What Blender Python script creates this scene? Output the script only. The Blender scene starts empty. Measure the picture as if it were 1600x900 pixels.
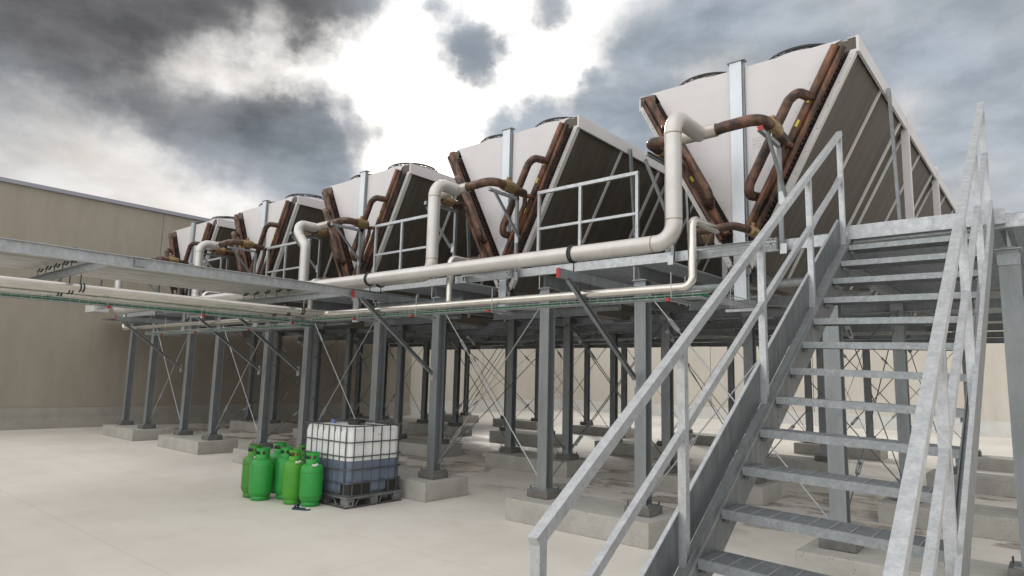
import bpy, bmesh, math, random
from mathutils import Vector, Matrix
random.seed(7)
R = math.radians
sc = bpy.context.scene
col = sc.collection

# ------------------------------------------------------------------ camera
cam_d = bpy.data.cameras.new('camera'); cam = bpy.data.objects.new('camera', cam_d); col.objects.link(cam)
cam_d.sensor_width = 36.0; cam_d.lens = 36.0 * 1015.8 / 1600.0; cam_d.clip_end = 1000; cam_d.clip_start = 0.05
rt, up, fw = Vector((.7657, .6428, .0249)), Vector((.0684, -.1199, .9904)), Vector((-.6396, .7566, .1358))
m = Matrix((rt, up, -fw)).transposed().to_4x4(); m.translation = Vector((0, 0, 1.88))
cam.matrix_world = m
sc.camera = cam
sc.render.resolution_x = 1024; sc.render.resolution_y = 576

# ------------------------------------------------------------------ view
sc.view_settings.view_transform = 'Standard'; sc.view_settings.look = 'None'
sc.view_settings.exposure = 0.0; sc.view_settings.gamma = 1.0; sc.view_settings.use_curve_mapping = False

# ------------------------------------------------------------------ sun
SUN = Vector((-.66, .66, .42)).normalized()
sl = bpy.data.lights.new('sun', 'SUN'); sl.energy = 2.2; sl.angle = R(12); sl.color = (1, .95, .88)
so = bpy.data.objects.new('sun', sl); col.objects.link(so)
so.rotation_euler = SUN.to_track_quat('Z', 'Y').to_euler()

# ------------------------------------------------------------------ sky: broken cloud over a Nishita sky
w = bpy.data.worlds.new('World'); sc.world = w; w.use_nodes = True
nt = w.node_tree; nt.nodes.clear(); N = nt.nodes; L = nt.links
def node(tp, **kw):
    n = N.new(tp)
    for k, v in kw.items(): setattr(n, k, v)
    return n
def mth(op, a, b=None, c=None, clamp=False):
    n = node('ShaderNodeMath', operation=op, use_clamp=clamp)
    for i, v in enumerate((a, b, c)):
        if v is None: continue
        if isinstance(v, (int, float)): n.inputs[i].default_value = v
        else: L.new(v, n.inputs[i])
    return n.outputs[0]
def vmt(op, a, b=None, out=0):
    n = node('ShaderNodeVectorMath', operation=op)
    for i, v in enumerate((a, b)):
        if v is None: continue
        if isinstance(v, (tuple, list, Vector)): n.inputs[i].default_value = v
        else: L.new(v, n.inputs[i])
    return n.outputs[out]
def noise(vec, scale, detail=5, rough=.55, colr=False):
    n = node('ShaderNodeTexNoise'); L.new(vec, n.inputs['Vector'])
    n.inputs['Scale'].default_value = scale; n.inputs['Detail'].default_value = detail; n.inputs['Roughness'].default_value = rough
    return n.outputs['Color' if colr else 'Fac']
def mixc(f, a, b):
    n = node('ShaderNodeMix', data_type='RGBA')
    if isinstance(f, float): n.inputs[0].default_value = f
    else: L.new(f, n.inputs[0])
    for i, v in ((6, a), (7, b)):
        if isinstance(v, tuple): n.inputs[i].default_value = (*v, 1)
        else: L.new(v, n.inputs[i])
    return n.outputs[2]
def ramp(v, a, b):
    n = node('ShaderNodeMapRange', interpolation_type='SMOOTHSTEP'); L.new(v, n.inputs[0])
    n.inputs[1].default_value = a; n.inputs[2].default_value = b; return n.outputs[0]
tc = node('ShaderNodeTexCoord').outputs['Generated']
d0 = vmt('NORMALIZE', tc)
wob = vmt('SUBTRACT', noise(d0, 5.0, 7, .6, True), (.5, .5, .5))
ws = node('ShaderNodeVectorMath', operation='SCALE'); L.new(wob, ws.inputs[0]); ws.inputs[3].default_value = .17
dd = vmt('NORMALIZE', vmt('ADD', d0, ws.outputs[0]))
DARK = [(-0.8083,0.3399,0.4808,58.0,1.10),(-0.7560,0.4582,0.4675,113.8,1.10),(-0.8599,0.2717,0.4322,79.0,1.10),(-0.7068,0.5051,0.4953,236.7,1.00),(-0.9091,0.1897,0.3709,28.4,1.10),(-0.8813,0.3547,0.3124,113.8,1.30),(-0.8478,0.4221,0.3211,113.8,1.30),(-0.8955,0.3068,0.3225,146.9,1.08),(-0.8188,0.4910,0.2974,146.9,1.20),(-0.8446,0.4690,0.2584,256.0,1.00),(-0.8686,0.4034,0.2877,113.8,1.10),(-0.9156,0.2591,0.3074,88.6,1.10),(-0.7384,0.5735,0.3548,946.7,0.95),(-0.7733,0.5320,0.3449,362.8,1.05),(-0.6211,0.6214,0.4777,400.0,1.25),(-0.5792,0.6495,0.4925,1111.1,1.10),(-0.6516,0.6008,0.4632,1600.0,1.00),(-0.4114,0.7811,0.4697,130.6,1.00),(-0.3434,0.7996,0.4927,130.6,1.00),(-0.2852,0.8311,0.4774,79.0,1.00),(-0.2028,0.8778,0.4339,64.0,1.00),(-0.4302,0.7970,0.4239,316.0,0.80),(-0.1184,0.8946,0.4309,52.9,1.00),(-0.0363,0.9367,0.3483,25.0,0.90),(-0.1476,0.9446,0.2933,177.8,0.90),(-0.6074,0.6937,0.3871,493.8,1.20),(-0.5635,0.7302,0.3864,330.6,1.25),(-0.5069,0.7729,0.3817,211.6,1.25),(-0.4581,0.8095,0.3671,113.8,1.25),(-0.6443,0.6640,0.3794,1111.1,0.90),(-0.4093,0.8541,0.3209,100.0,1.00),(-0.4899,0.7546,0.4366,1322.3,1.10),(-0.5241,0.6743,0.5203,946.7,1.00),(-0.6235,0.5830,0.5210,1600.0,0.90),(-0.8376,0.3741,0.3981,711.1,-0.40),(-0.8030,0.4222,0.4207,1111.1,-0.25),(-0.8642,0.3243,0.3847,1111.1,-0.25),(-0.1476,0.9213,0.3598,946.7,-0.40),(-0.6888,0.5742,0.4424,400.0,-0.30),(-0.7447,0.5288,0.4072,711.1,-0.50),(-0.7923,0.4669,0.3927,1322.3,-0.30),(-0.6898,0.6449,0.3290,256.0,-0.50),(-0.5314,0.7167,0.4517,256.0,-0.30),(-0.9141,0.3347,0.2289,211.6,-0.50),(-0.9486,0.2443,0.2009,100.0,-0.50)]
acc = None
for x, y, z, k, wt in DARK:
    dt = vmt('DOT_PRODUCT', dd, (x, y, z), out=1)
    g = mth('MULTIPLY', mth('EXPONENT', mth('MULTIPLY_ADD', dt, k, -k)), wt)
    acc = g if acc is None else (mth('SMOOTH_MAX', acc, g, .25) if wt > 0 else mth('ADD', acc, g))
def lobe(vec, dr, k):
    v = Vector(dr).normalized()
    return mth('EXPONENT', mth('MULTIPLY_ADD', vmt('DOT_PRODUCT', vec, tuple(v), out=1), k, -k))
front = ramp(vmt('DOT_PRODUCT', d0, tuple(Vector((-.64, .757, .25)).normalized()), out=1), .45, .75)
flat = node('ShaderNodeMapping'); L.new(d0, flat.inputs[0]); flat.inputs['Scale'].default_value = (1, 1, 2.2)
nz = noise(flat.outputs[0], 3.6, 9, .58)
field = mth('ADD', acc, mth('MULTIPLY', mth('SUBTRACT', nz, .5), 1.25))
field = mth('ADD', field, mth('MULTIPLY', mth('SUBTRACT', noise(dd, 16.0, 6, .6), .5), .35))
field = mth('ADD', field, mth('MULTIPLY', mth('SUBTRACT', 1.0, front), .25))
cover = ramp(field, .20, .98)
heavy = mth('ADD', lobe(dd, (-.86, .25, .47), 42.0), mth('MULTIPLY', lobe(dd, (-.765, .445, .48), 110.0), .55))
fine = noise(flat.outputs[0], 6.5, 9, .6)
greyc = mixc(ramp(fine, .32, .72), (.27, .315, .37), (.47, .53, .60))
dk = mixc(ramp(fine, .3, .75), (.055, .057, .062), (.15, .15, .155))
greyc = mixc(mth('MINIMUM', mth('MULTIPLY', heavy, 1.25), 1.0), greyc, dk)
thin = ramp(field, 1.25, .55)
greyc = mixc(mth('MULTIPLY', thin, .35), greyc, (.62, .62, .63))
glow = lobe(d0, SUN, 26.0); glow2 = lobe(d0, SUN, 8.0)
bright = mixc(ramp(fine, .3, .7), (.60, .55, .49), (.84, .81, .78))
sc1 = node('ShaderNodeVectorMath', operation='SCALE'); sc1.inputs[0].default_value = (1, .98, .94)
L.new(mth('MULTIPLY_ADD', glow, 1.3, mth('MULTIPLY', glow2, .10)), sc1.inputs[3])
brightg = vmt('ADD', bright, sc1.outputs[0])
sky = node('ShaderNodeTexSky', sky_type='NISHITA', sun_disc=False)
sky.sun_elevation = math.asin(SUN.z); sky.sun_rotation = math.atan2(SUN.x, SUN.y)
skys = node('ShaderNodeVectorMath', operation='SCALE'); L.new(sky.outputs[0], skys.inputs[0]); skys.inputs[3].default_value = .10
veil = mixc(.88, skys.outputs[0], brightg)
vis = mixc(cover, veil, greyc)
lift = node('ShaderNodeVectorMath', operation='SCALE'); L.new(vis, lift.inputs[0])
open_sky = ramp(vmt('DOT_PRODUCT', d0, tuple(Vector((-.45, -.82, .35)).normalized()), out=1), -.25, .75)   # the clearer sky lies behind and left of the viewer
L.new(mth('MULTIPLY_ADD', mth('SUBTRACT', 1.0, front), mth('MULTIPLY_ADD', open_sky, 1.75, .30), 1.0), lift.inputs[3])
final = lift.outputs[0]
bg = node('ShaderNodeBackground'); L.new(final, bg.inputs[0]); bg.inputs[1].default_value = 1.0
wo = node('ShaderNodeOutputWorld'); L.new(bg.outputs[0], wo.inputs[0])

# ------------------------------------------------------------------ materials
def mat(name, base, rough=.6, metal=0.0, var=None, vscale=3.0, bump=0.0, bscale=20.0, detail=5, kind=None, spec=None, stretch=(1, 1, 1), coat=0.0):
    mt = bpy.data.materials.new(name); mt.use_nodes = True
    t = mt.node_tree; b = t.nodes['Principled BSDF']
    b.inputs['Roughness'].default_value = rough; b.inputs['Metallic'].default_value = metal
    b.inputs['Base Color'].default_value = (*base, 1)
    if spec is not None: b.inputs['Specular IOR Level'].default_value = spec
    if coat: b.inputs['Coat Weight'].default_value = coat
    co = t.nodes.new('ShaderNodeTexCoord'); mp = t.nodes.new('ShaderNodeMapping'); t.links.new(co.outputs['Object'], mp.inputs[0])
    mp.inputs['Scale'].default_value = stretch
    mt['mp'] = mp.name
    if var:
        n = t.nodes.new('ShaderNodeTexNoise'); n.inputs['Scale'].default_value = vscale; n.inputs['Detail'].default_value = detail; n.inputs['Roughness'].default_value = .65
        t.links.new(mp.outputs[0], n.inputs['Vector'])
        cr = t.nodes.new('ShaderNodeValToRGB'); cr.color_ramp.elements[0].position = .32 if 'copper' not in name else .40; cr.color_ramp.elements[1].position = .70 if 'copper' not in name else .63
        cr.color_ramp.elements[0].color = (*base, 1); cr.color_ramp.elements[1].color = (*var, 1)
        t.links.new(n.outputs['Fac'], cr.inputs[0]); t.links.new(cr.outputs[0], b.inputs['Base Color'])
    if bump:
        n2 = t.nodes.new('ShaderNodeTexNoise'); n2.inputs['Scale'].default_value = bscale; n2.inputs['Detail'].default_value = 6
        t.links.new(mp.outputs[0], n2.inputs['Vector'])
        bp = t.nodes.new('ShaderNodeBump'); bp.inputs['Strength'].default_value = bump; bp.inputs['Distance'].default_value = .02
        t.links.new(n2.outputs['Fac'], bp.inputs['Height']); t.links.new(bp.outputs[0], b.inputs['Normal'])
    return mt
def galv(name, a, b_, metal, rough, sc_=28.0, streak=(1, 1, .25), cell=.16, ns=7.0):
    """zinc spangle: voronoi cells plus cloudy patches"""
    mt = bpy.data.materials.new(name); mt.use_nodes = True; t = mt.node_tree; b = t.nodes['Principled BSDF']
    co = t.nodes.new('ShaderNodeTexCoord'); mp = t.nodes.new('ShaderNodeMapping'); mp.inputs['Scale'].default_value = streak
    t.links.new(co.outputs['Object'], mp.inputs[0])
    v = t.nodes.new('ShaderNodeTexVoronoi'); v.inputs['Scale'].default_value = sc_; t.links.new(co.outputs['Object'], v.inputs['Vector'])
    n = t.nodes.new('ShaderNodeTexNoise'); n.inputs['Scale'].default_value = ns; n.inputs['Detail'].default_value = 9; n.inputs['Roughness'].default_value = .74
    t.links.new(mp.outputs[0], n.inputs['Vector'])
    sp = t.nodes.new('ShaderNodeSeparateColor'); t.links.new(v.outputs['Color'], sp.inputs[0])
    ad = t.nodes.new('ShaderNodeMath'); ad.operation = 'MULTIPLY_ADD'; t.links.new(sp.outputs[0], ad.inputs[0]); ad.inputs[1].default_value = cell; t.links.new(n.outputs['Fac'], ad.inputs[2])
    cr = t.nodes.new('ShaderNodeValToRGB'); cr.color_ramp.elements[0].position = .38; cr.color_ramp.elements[1].position = .95
    cr.color_ramp.elements[0].color = (*a, 1); cr.color_ramp.elements[1].color = (*b_, 1)
    t.links.new(ad.outputs[0], cr.inputs[0]); t.links.new(cr.outputs[0], b.inputs['Base Color'])
    mr = t.nodes.new('ShaderNodeMapRange'); t.links.new(ad.outputs[0], mr.inputs[0]); mr.inputs[1].default_value = .3; mr.inputs[2].default_value = 1
    mr.inputs[3].default_value = rough + .12; mr.inputs[4].default_value = rough - .08; t.links.new(mr.outputs[0], b.inputs['Roughness'])
    b.inputs['Metallic'].default_value = metal
    return mt
M = {}
M['galv'] = galv('galvanised_steel', (.22, .24, .25), (.40, .43, .45), .5, .42, 85, (1, 1, .6), .16, 14)
M['plate'] = galv('streaky_zinc_plate', (.13, .145, .155), (.26, .285, .305), .5, .42, 60, (1, 3, .35), .06, 6)
M['flange'] = galv('zinc_flange', (.20, .215, .22), (.33, .35, .36), .45, .42, 80, (1, 1, 1), .08, 9)
M['galv_rail'] = galv('galvanised_handrail', (.32, .34, .355), (.60, .63, .66), .5, .34, 110, (1, 1, .8), .12, 16)
M['galv_dull'] = galv('galvanised_column', (.19, .21, .22), (.34, .365, .38), .45, .42, 60, (1, 1, .22), .05, 5)
M['strut'] = galv('galvanised_strut_channel', (.17, .19, .20), (.31, .335, .355), .4, .45, 80)
M['zinc_sheet'] = mat('zinc_sheet', (.43, .465, .495), .38, .5, var=(.55, .60, .65), vscale=5, stretch=(1, 1, .2))
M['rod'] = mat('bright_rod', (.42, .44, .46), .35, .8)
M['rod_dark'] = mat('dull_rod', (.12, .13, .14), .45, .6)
M['white_paint'] = mat('white_coated_sheet', (.53, .52, .53), .42, var=(.58, .57, .58), vscale=1.4, bump=.04, bscale=3, spec=.4)
M['grey_paint'] = mat('light_grey_frame', (.50, .50, .49), .45, var=(.58, .58, .57), vscale=6)
M['pipe'] = mat('pipe_jacket', (.455, .445, .425), .36, .45, var=(.56, .55, .535), vscale=2.5, bump=.03, bscale=7)
M['pipe_steel'] = mat('stainless_pipe', (.55, .53, .49), .24, .85, var=(.66, .64, .60), vscale=5)
M['pipe_old'] = mat('bare_soldered_pipe', (.34, .32, .29), .38, .6, var=(.52, .49, .45), vscale=9)
M['copper'] = mat('oxidised_copper', (.035, .023, .018), .42, .35, var=(.185, .085, .048), vscale=7, bump=.12, bscale=40, stretch=(1, 1, .4), detail=9)
M['copper_dark'] = mat('heat_blackened_copper', (.026, .020, .018), .40, .35, var=(.15, .075, .048), vscale=9, bump=.1, bscale=40, detail=8)
M['brass'] = mat('tarnished_brass', (.20, .13, .06), .4, .6, var=(.33, .24, .12), vscale=14)
M['yellow'] = mat('yellow_sticker', (.62, .52, .06), .5)
M['black'] = mat('black_plastic', (.012, .012, .013), .45)
M['guard'] = mat('black_wire_guard', (.03, .03, .034), .4, .3)
M['red'] = mat('red_cap', (.30, .018, .014), .5)
M['rubber'] = mat('black_rubber', (.015, .018, .022), .55)
M['mortar'] = mat('dark_mortar', (.10, .098, .092), .85, var=(.17, .165, .155), vscale=9, bump=.25, bscale=30)
M['green'] = mat('green_cylinder_paint', (.022, .26, .045), .36, var=(.03, .32, .055), vscale=3.5, bump=.05, bscale=25, spec=.45)
M['green_yellow'] = mat('yellowish_green_cylinder_paint', (.055, .27, .022), .4, var=(.075, .33, .035), vscale=3.5, bump=.05, bscale=25, spec=.4)
M['green_dark'] = mat('dull_green_cylinder_paint', (.04, .20, .02), .45, var=(.055, .24, .03), vscale=5, bump=.05, bscale=25)
for nm_ in ('green', 'green_yellow', 'green_dark'):
    t_ = M[nm_].node_tree; b0 = t_.nodes['Principled BSDF']; old_ = b0.inputs['Base Color'].links[0].from_socket
    co_ = t_.nodes.new('ShaderNodeTexCoord'); n_ = t_.nodes.new('ShaderNodeTexNoise'); n_.inputs['Scale'].default_value = 22; n_.inputs['Detail'].default_value = 8; n_.inputs['Roughness'].default_value = .75
    oi_ = t_.nodes.new('ShaderNodeObjectInfo'); ad_ = t_.nodes.new('ShaderNodeVectorMath'); t_.links.new(co_.outputs['Object'], ad_.inputs[0]); t_.links.new(oi_.outputs['Location'], ad_.inputs[1]); t_.links.new(ad_.outputs[0], n_.inputs[0])
    r0 = t_.nodes.new('ShaderNodeMapRange'); t_.links.new(n_.outputs['Fac'], r0.inputs[0]); r0.inputs[1].default_value = .64; r0.inputs[2].default_value = .70; r0.inputs[4].default_value = .7
    m0 = t_.nodes.new('ShaderNodeMix'); m0.data_type = 'RGBA'; t_.links.new(r0.outputs[0], m0.inputs[0]); t_.links.new(old_, m0.inputs[6]); m0.inputs[7].default_value = (.06, .075, .02, 1); t_.links.new(m0.outputs[2], b0.inputs['Base Color'])
M['rust'] = mat('rust_line', (.10, .07, .02), .8, var=(.05, .12, .02), vscale=30)
M['plastic'] = mat('milky_plastic', (.70, .71, .71), .38, var=(.76, .77, .77), vscale=1.5, spec=.4)
M['plastic'].node_tree.nodes['Principled BSDF'].inputs['Subsurface Weight'].default_value = .12
M['liquid'] = mat('blue_liquid_behind_plastic', (.105, .14, .20), .33, var=(.135, .17, .23), vscale=1.5, spec=.5)
M['cage'] = mat('cage_tube', (.085, .09, .10), .42, .6, var=(.15, .155, .165), vscale=10)
M['pallet'] = mat('galvanised_pallet', (.15, .155, .16), .45, .5, var=(.28, .285, .29), vscale=9)
M['green_cable'] = mat('green_cable', (.010, .13, .055), .5)
M['white_plastic'] = mat('white_plastic', (.75, .75, .73), .45)
M['navy'] = mat('navy_foam', (.02, .035, .065), .6)
M['ink'] = mat('faded_ink', (.33, .33, .34), .7)
M['blue_ink'] = mat('blue_logo_ink', (.12, .16, .38), .6)

# concrete with pores, stains
def concrete():
    mt = mat('cast_concrete', (.31, .305, .28), .85, var=(.43, .42, .39), vscale=2.2, bump=.25, bscale=25, detail=9)
    t = mt.node_tree; b = t.nodes['Principled BSDF']
    old = b.inputs['Base Color'].links[0].from_socket
    co = t.nodes.new('ShaderNodeTexCoord')
    v = t.nodes.new('ShaderNodeTexVoronoi'); v.inputs['Scale'].default_value = 26; t.links.new(co.outputs['Object'], v.inputs[0])
    c = t.nodes.new('ShaderNodeMapRange'); t.links.new(v.outputs['Distance'], c.inputs[0]); c.inputs[1].default_value = .10; c.inputs[2].default_value = .17
    mx = t.nodes.new('ShaderNodeMix'); mx.data_type = 'RGBA'; mx.inputs[6].default_value = (.14, .135, .12, 1); t.links.new(c.outputs[0], mx.inputs[0]); t.links.new(old, mx.inputs[7])
    t.links.new(mx.outputs[2], b.inputs['Base Color'])
    return mt
M['concrete'] = concrete()

def floor_mat():
    mt = bpy.data.materials.new('roof_membrane_floor'); mt.use_nodes = True; t = mt.node_tree; b = t.nodes['Principled BSDF']
    co = t.nodes.new('ShaderNodeTexCoord').outputs['Object']
    def nz(s, d=6, r=.6, st=(1, 1, 1)):
        mp = t.nodes.new('ShaderNodeMapping'); t.links.new(co, mp.inputs[0]); mp.inputs['Scale'].default_value = st
        n = t.nodes.new('ShaderNodeTexNoise'); n.inputs['Scale'].default_value = s; n.inputs['Detail'].default_value = d; n.inputs['Roughness'].default_value = r
        t.links.new(mp.outputs[0], n.inputs[0]); return n.outputs['Fac']
    def rng(v, a, c, lo=0, hi=1):
        n = t.nodes.new('ShaderNodeMapRange'); n.interpolation_type = 'SMOOTHSTEP'; t.links.new(v, n.inputs[0]); n.inputs[1].default_value = a; n.inputs[2].default_value = c
        n.inputs[3].default_value = lo; n.inputs[4].default_value = hi; return n.outputs[0]
    def mx(f, a, c):
        n = t.nodes.new('ShaderNodeMix'); n.data_type = 'RGBA'; t.links.new(f, n.inputs[0])
        for i, v in ((6, a), (7, c)):
            if isinstance(v, tuple): n.inputs[i].default_value = (*v, 1)
            else: t.links.new(v, n.inputs[i])
        return n.outputs[2]
    def ma(op, a, c, d=None):
        n = t.nodes.new('ShaderNodeMath'); n.operation = op
        for i, v in enumerate((a, c, d)):
            if v is None: continue
            if isinstance(v, (int, float)): n.inputs[i].default_value = v
            else: t.links.new(v, n.inputs[i])
        return n.outputs[0]
    c = mx(rng(nz(.35, 7), .35, .65), (.63, .60, .545), (.71, .685, .63))
    c = mx(rng(nz(2.2, 8, .7), .45, .75, 0, .35), c, (.50, .455, .39))
    c = mx(rng(nz(60, 3, .6), .68, .74, 0, .5), c, (.28, .25, .21))
    c = mx(rng(nz(.16, 5, .5), .40, .68, 0, .30), c, (.45, .42, .37))
    c = mx(rng(nz(9, 9, .78, (1, .5, 1)), .60, .72, 0, .30), c, (.42, .385, .33))
    # welded seams of the membrane
    sp = t.nodes.new('ShaderNodeSeparateXYZ'); t.links.new(co, sp.inputs[0])
    wv = ma('MULTIPLY_ADD', nz(.8, 3), .05, -.025)
    for ax, per, off in ((1, 2.12, .36), (0, 3.6, 0.07)):
        a = ma('ADD', sp.outputs[ax], wv)
        f = ma('ABSOLUTE', ma('SUBTRACT', ma('MODULO', ma('ADD', a, off + 360 * per / 6), per), per / 2), None)
        ln = rng(f, .004, .012, .22, 0)
        c = mx(ln, c, (.30, .265, .215))
    # water stains and silt under the platform
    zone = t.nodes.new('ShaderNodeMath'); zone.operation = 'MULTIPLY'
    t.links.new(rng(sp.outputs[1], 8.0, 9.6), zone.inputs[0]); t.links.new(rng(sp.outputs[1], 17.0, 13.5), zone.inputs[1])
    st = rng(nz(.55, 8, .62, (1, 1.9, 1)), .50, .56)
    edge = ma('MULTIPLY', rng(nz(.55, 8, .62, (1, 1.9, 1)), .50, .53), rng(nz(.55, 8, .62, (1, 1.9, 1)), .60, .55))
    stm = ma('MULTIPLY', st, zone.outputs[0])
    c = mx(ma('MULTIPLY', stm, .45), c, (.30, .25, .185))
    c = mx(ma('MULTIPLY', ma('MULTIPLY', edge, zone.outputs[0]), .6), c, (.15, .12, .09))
    t.links.new(c, b.inputs['Base Color'])
    rg = t.nodes.new('ShaderNodeMapRange'); t.links.new(stm, rg.inputs[0]); rg.inputs[3].default_value = .62; rg.inputs[4].default_value = .25
    t.links.new(rg.outputs[0], b.inputs['Roughness']); b.inputs['Specular IOR Level'].default_value = .35
    bp = t.nodes.new('ShaderNodeBump'); bp.inputs['Strength'].default_value = .12; bp.inputs['Distance'].default_value = .02; t.links.new(nz(4, 8), bp.inputs['Height']); t.links.new(bp.outputs[0], b.inputs['Normal'])
    return mt
M['floor'] = floor_mat()
def wall_mat(name, a, c, scale=.25):
    mt = mat(name, a, .85, var=c, vscale=scale * 6, bump=.08, bscale=8, detail=9, stretch=(1, 1, .35))
    t = mt.node_tree; b = t.nodes['Principled BSDF']; old = b.inputs['Base Color'].links[0].from_socket
    co = t.nodes.new('ShaderNodeTexCoord'); mp = t.nodes.new('ShaderNodeMapping'); mp.inputs['Scale'].default_value = (2.2, 2.2, .10); t.links.new(co.outputs['Object'], mp.inputs[0])
    n = t.nodes.new('ShaderNodeTexNoise'); n.inputs['Scale'].default_value = 2.0; n.inputs['Detail'].default_value = 8; n.inputs['Roughness'].default_value = .7; t.links.new(mp.outputs[0], n.inputs[0])
    r_ = t.nodes.new('ShaderNodeMapRange'); t.links.new(n.outputs['Fac'], r_.inputs[0]); r_.inputs[1].default_value = .52; r_.inputs[2].default_value = .78; r_.inputs[4].default_value = .22
    mx = t.nodes.new('ShaderNodeMix'); mx.data_type = 'RGBA'; t.links.new(r_.outputs[0], mx.inputs[0]); t.links.new(old, mx.inputs[6]); mx.inputs[7].default_value = (a[0] * .62, a[1] * .62, a[2] * .60, 1)
    t.links.new(mx.outputs[2], b.inputs['Base Color'])
    return mt
M['wall'] = wall_mat('beige_precast_wall', (.47, .44, .385), (.54, .51, .455))
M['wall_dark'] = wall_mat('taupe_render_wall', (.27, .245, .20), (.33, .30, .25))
M['upstand_dark'] = mat('taupe_membrane_upstand', (.29, .28, .25), .6, var=(.36, .345, .31), vscale=3)
M['upstand'] = mat('grey_membrane_upstand', (.50, .50, .48), .6, var=(.58, .58, .56), vscale=3)
M['coping'] = mat('metal_coping', (.30, .31, .36), .4, .4)

def coil_mat():
    mt = bpy.data.materials.new('finned_coil_face'); mt.use_nodes = True; t = mt.node_tree; b = t.nodes['Principled BSDF']
    co = t.nodes.new('ShaderNodeTexCoord').outputs['Object']
    wv = t.nodes.new('ShaderNodeTexWave'); wv.wave_type = 'BANDS'; wv.bands_direction = 'Z'; wv.inputs['Scale'].default_value = 9.5; wv.inputs['Distortion'].default_value = 1.2; wv.inputs['Detail'].default_value = 1
    t.links.new(co, wv.inputs[0])
    mp = t.nodes.new('ShaderNodeMapping'); mp.inputs['Scale'].default_value = (.25, 3.2, .25); t.links.new(co, mp.inputs[0])
    n = t.nodes.new('ShaderNodeTexNoise'); n.inputs['Scale'].default_value = 2.4; n.inputs['Detail'].default_value = 7; n.inputs['Roughness'].default_value = .62; t.links.new(mp.outputs[0], n.inputs[0])
    cr = t.nodes.new('ShaderNodeValToRGB'); e = cr.color_ramp.elements; e[0].position = .35; e[0].color = (.070, .062, .050, 1); e[1].position = .78; e[1].color = (.120, .106, .086, 1)
    t.links.new(n.outputs['Fac'], cr.inputs[0])
    mx = t.nodes.new('ShaderNodeMix'); mx.data_type = 'RGBA'; mx.blend_type = 'MULTIPLY'; mx.inputs[0].default_value = .02
    t.links.new(cr.outputs[0], mx.inputs[6]); t.links.new(wv.outputs['Color'], mx.inputs[7]); t.links.new(mx.outputs[2], b.inputs['Base Color'])
    bp = t.nodes.new('ShaderNodeBump'); bp.inputs['Strength'].default_value = .08; bp.inputs['Distance'].default_value = .004; t.links.new(wv.outputs['Fac'], bp.inputs['Height']); t.links.new(bp.outputs[0], b.inputs['Normal'])
    b.inputs['Roughness'].default_value = .6; b.inputs['Metallic'].default_value = .25
    return mt
M['coil'] = coil_mat()

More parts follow.
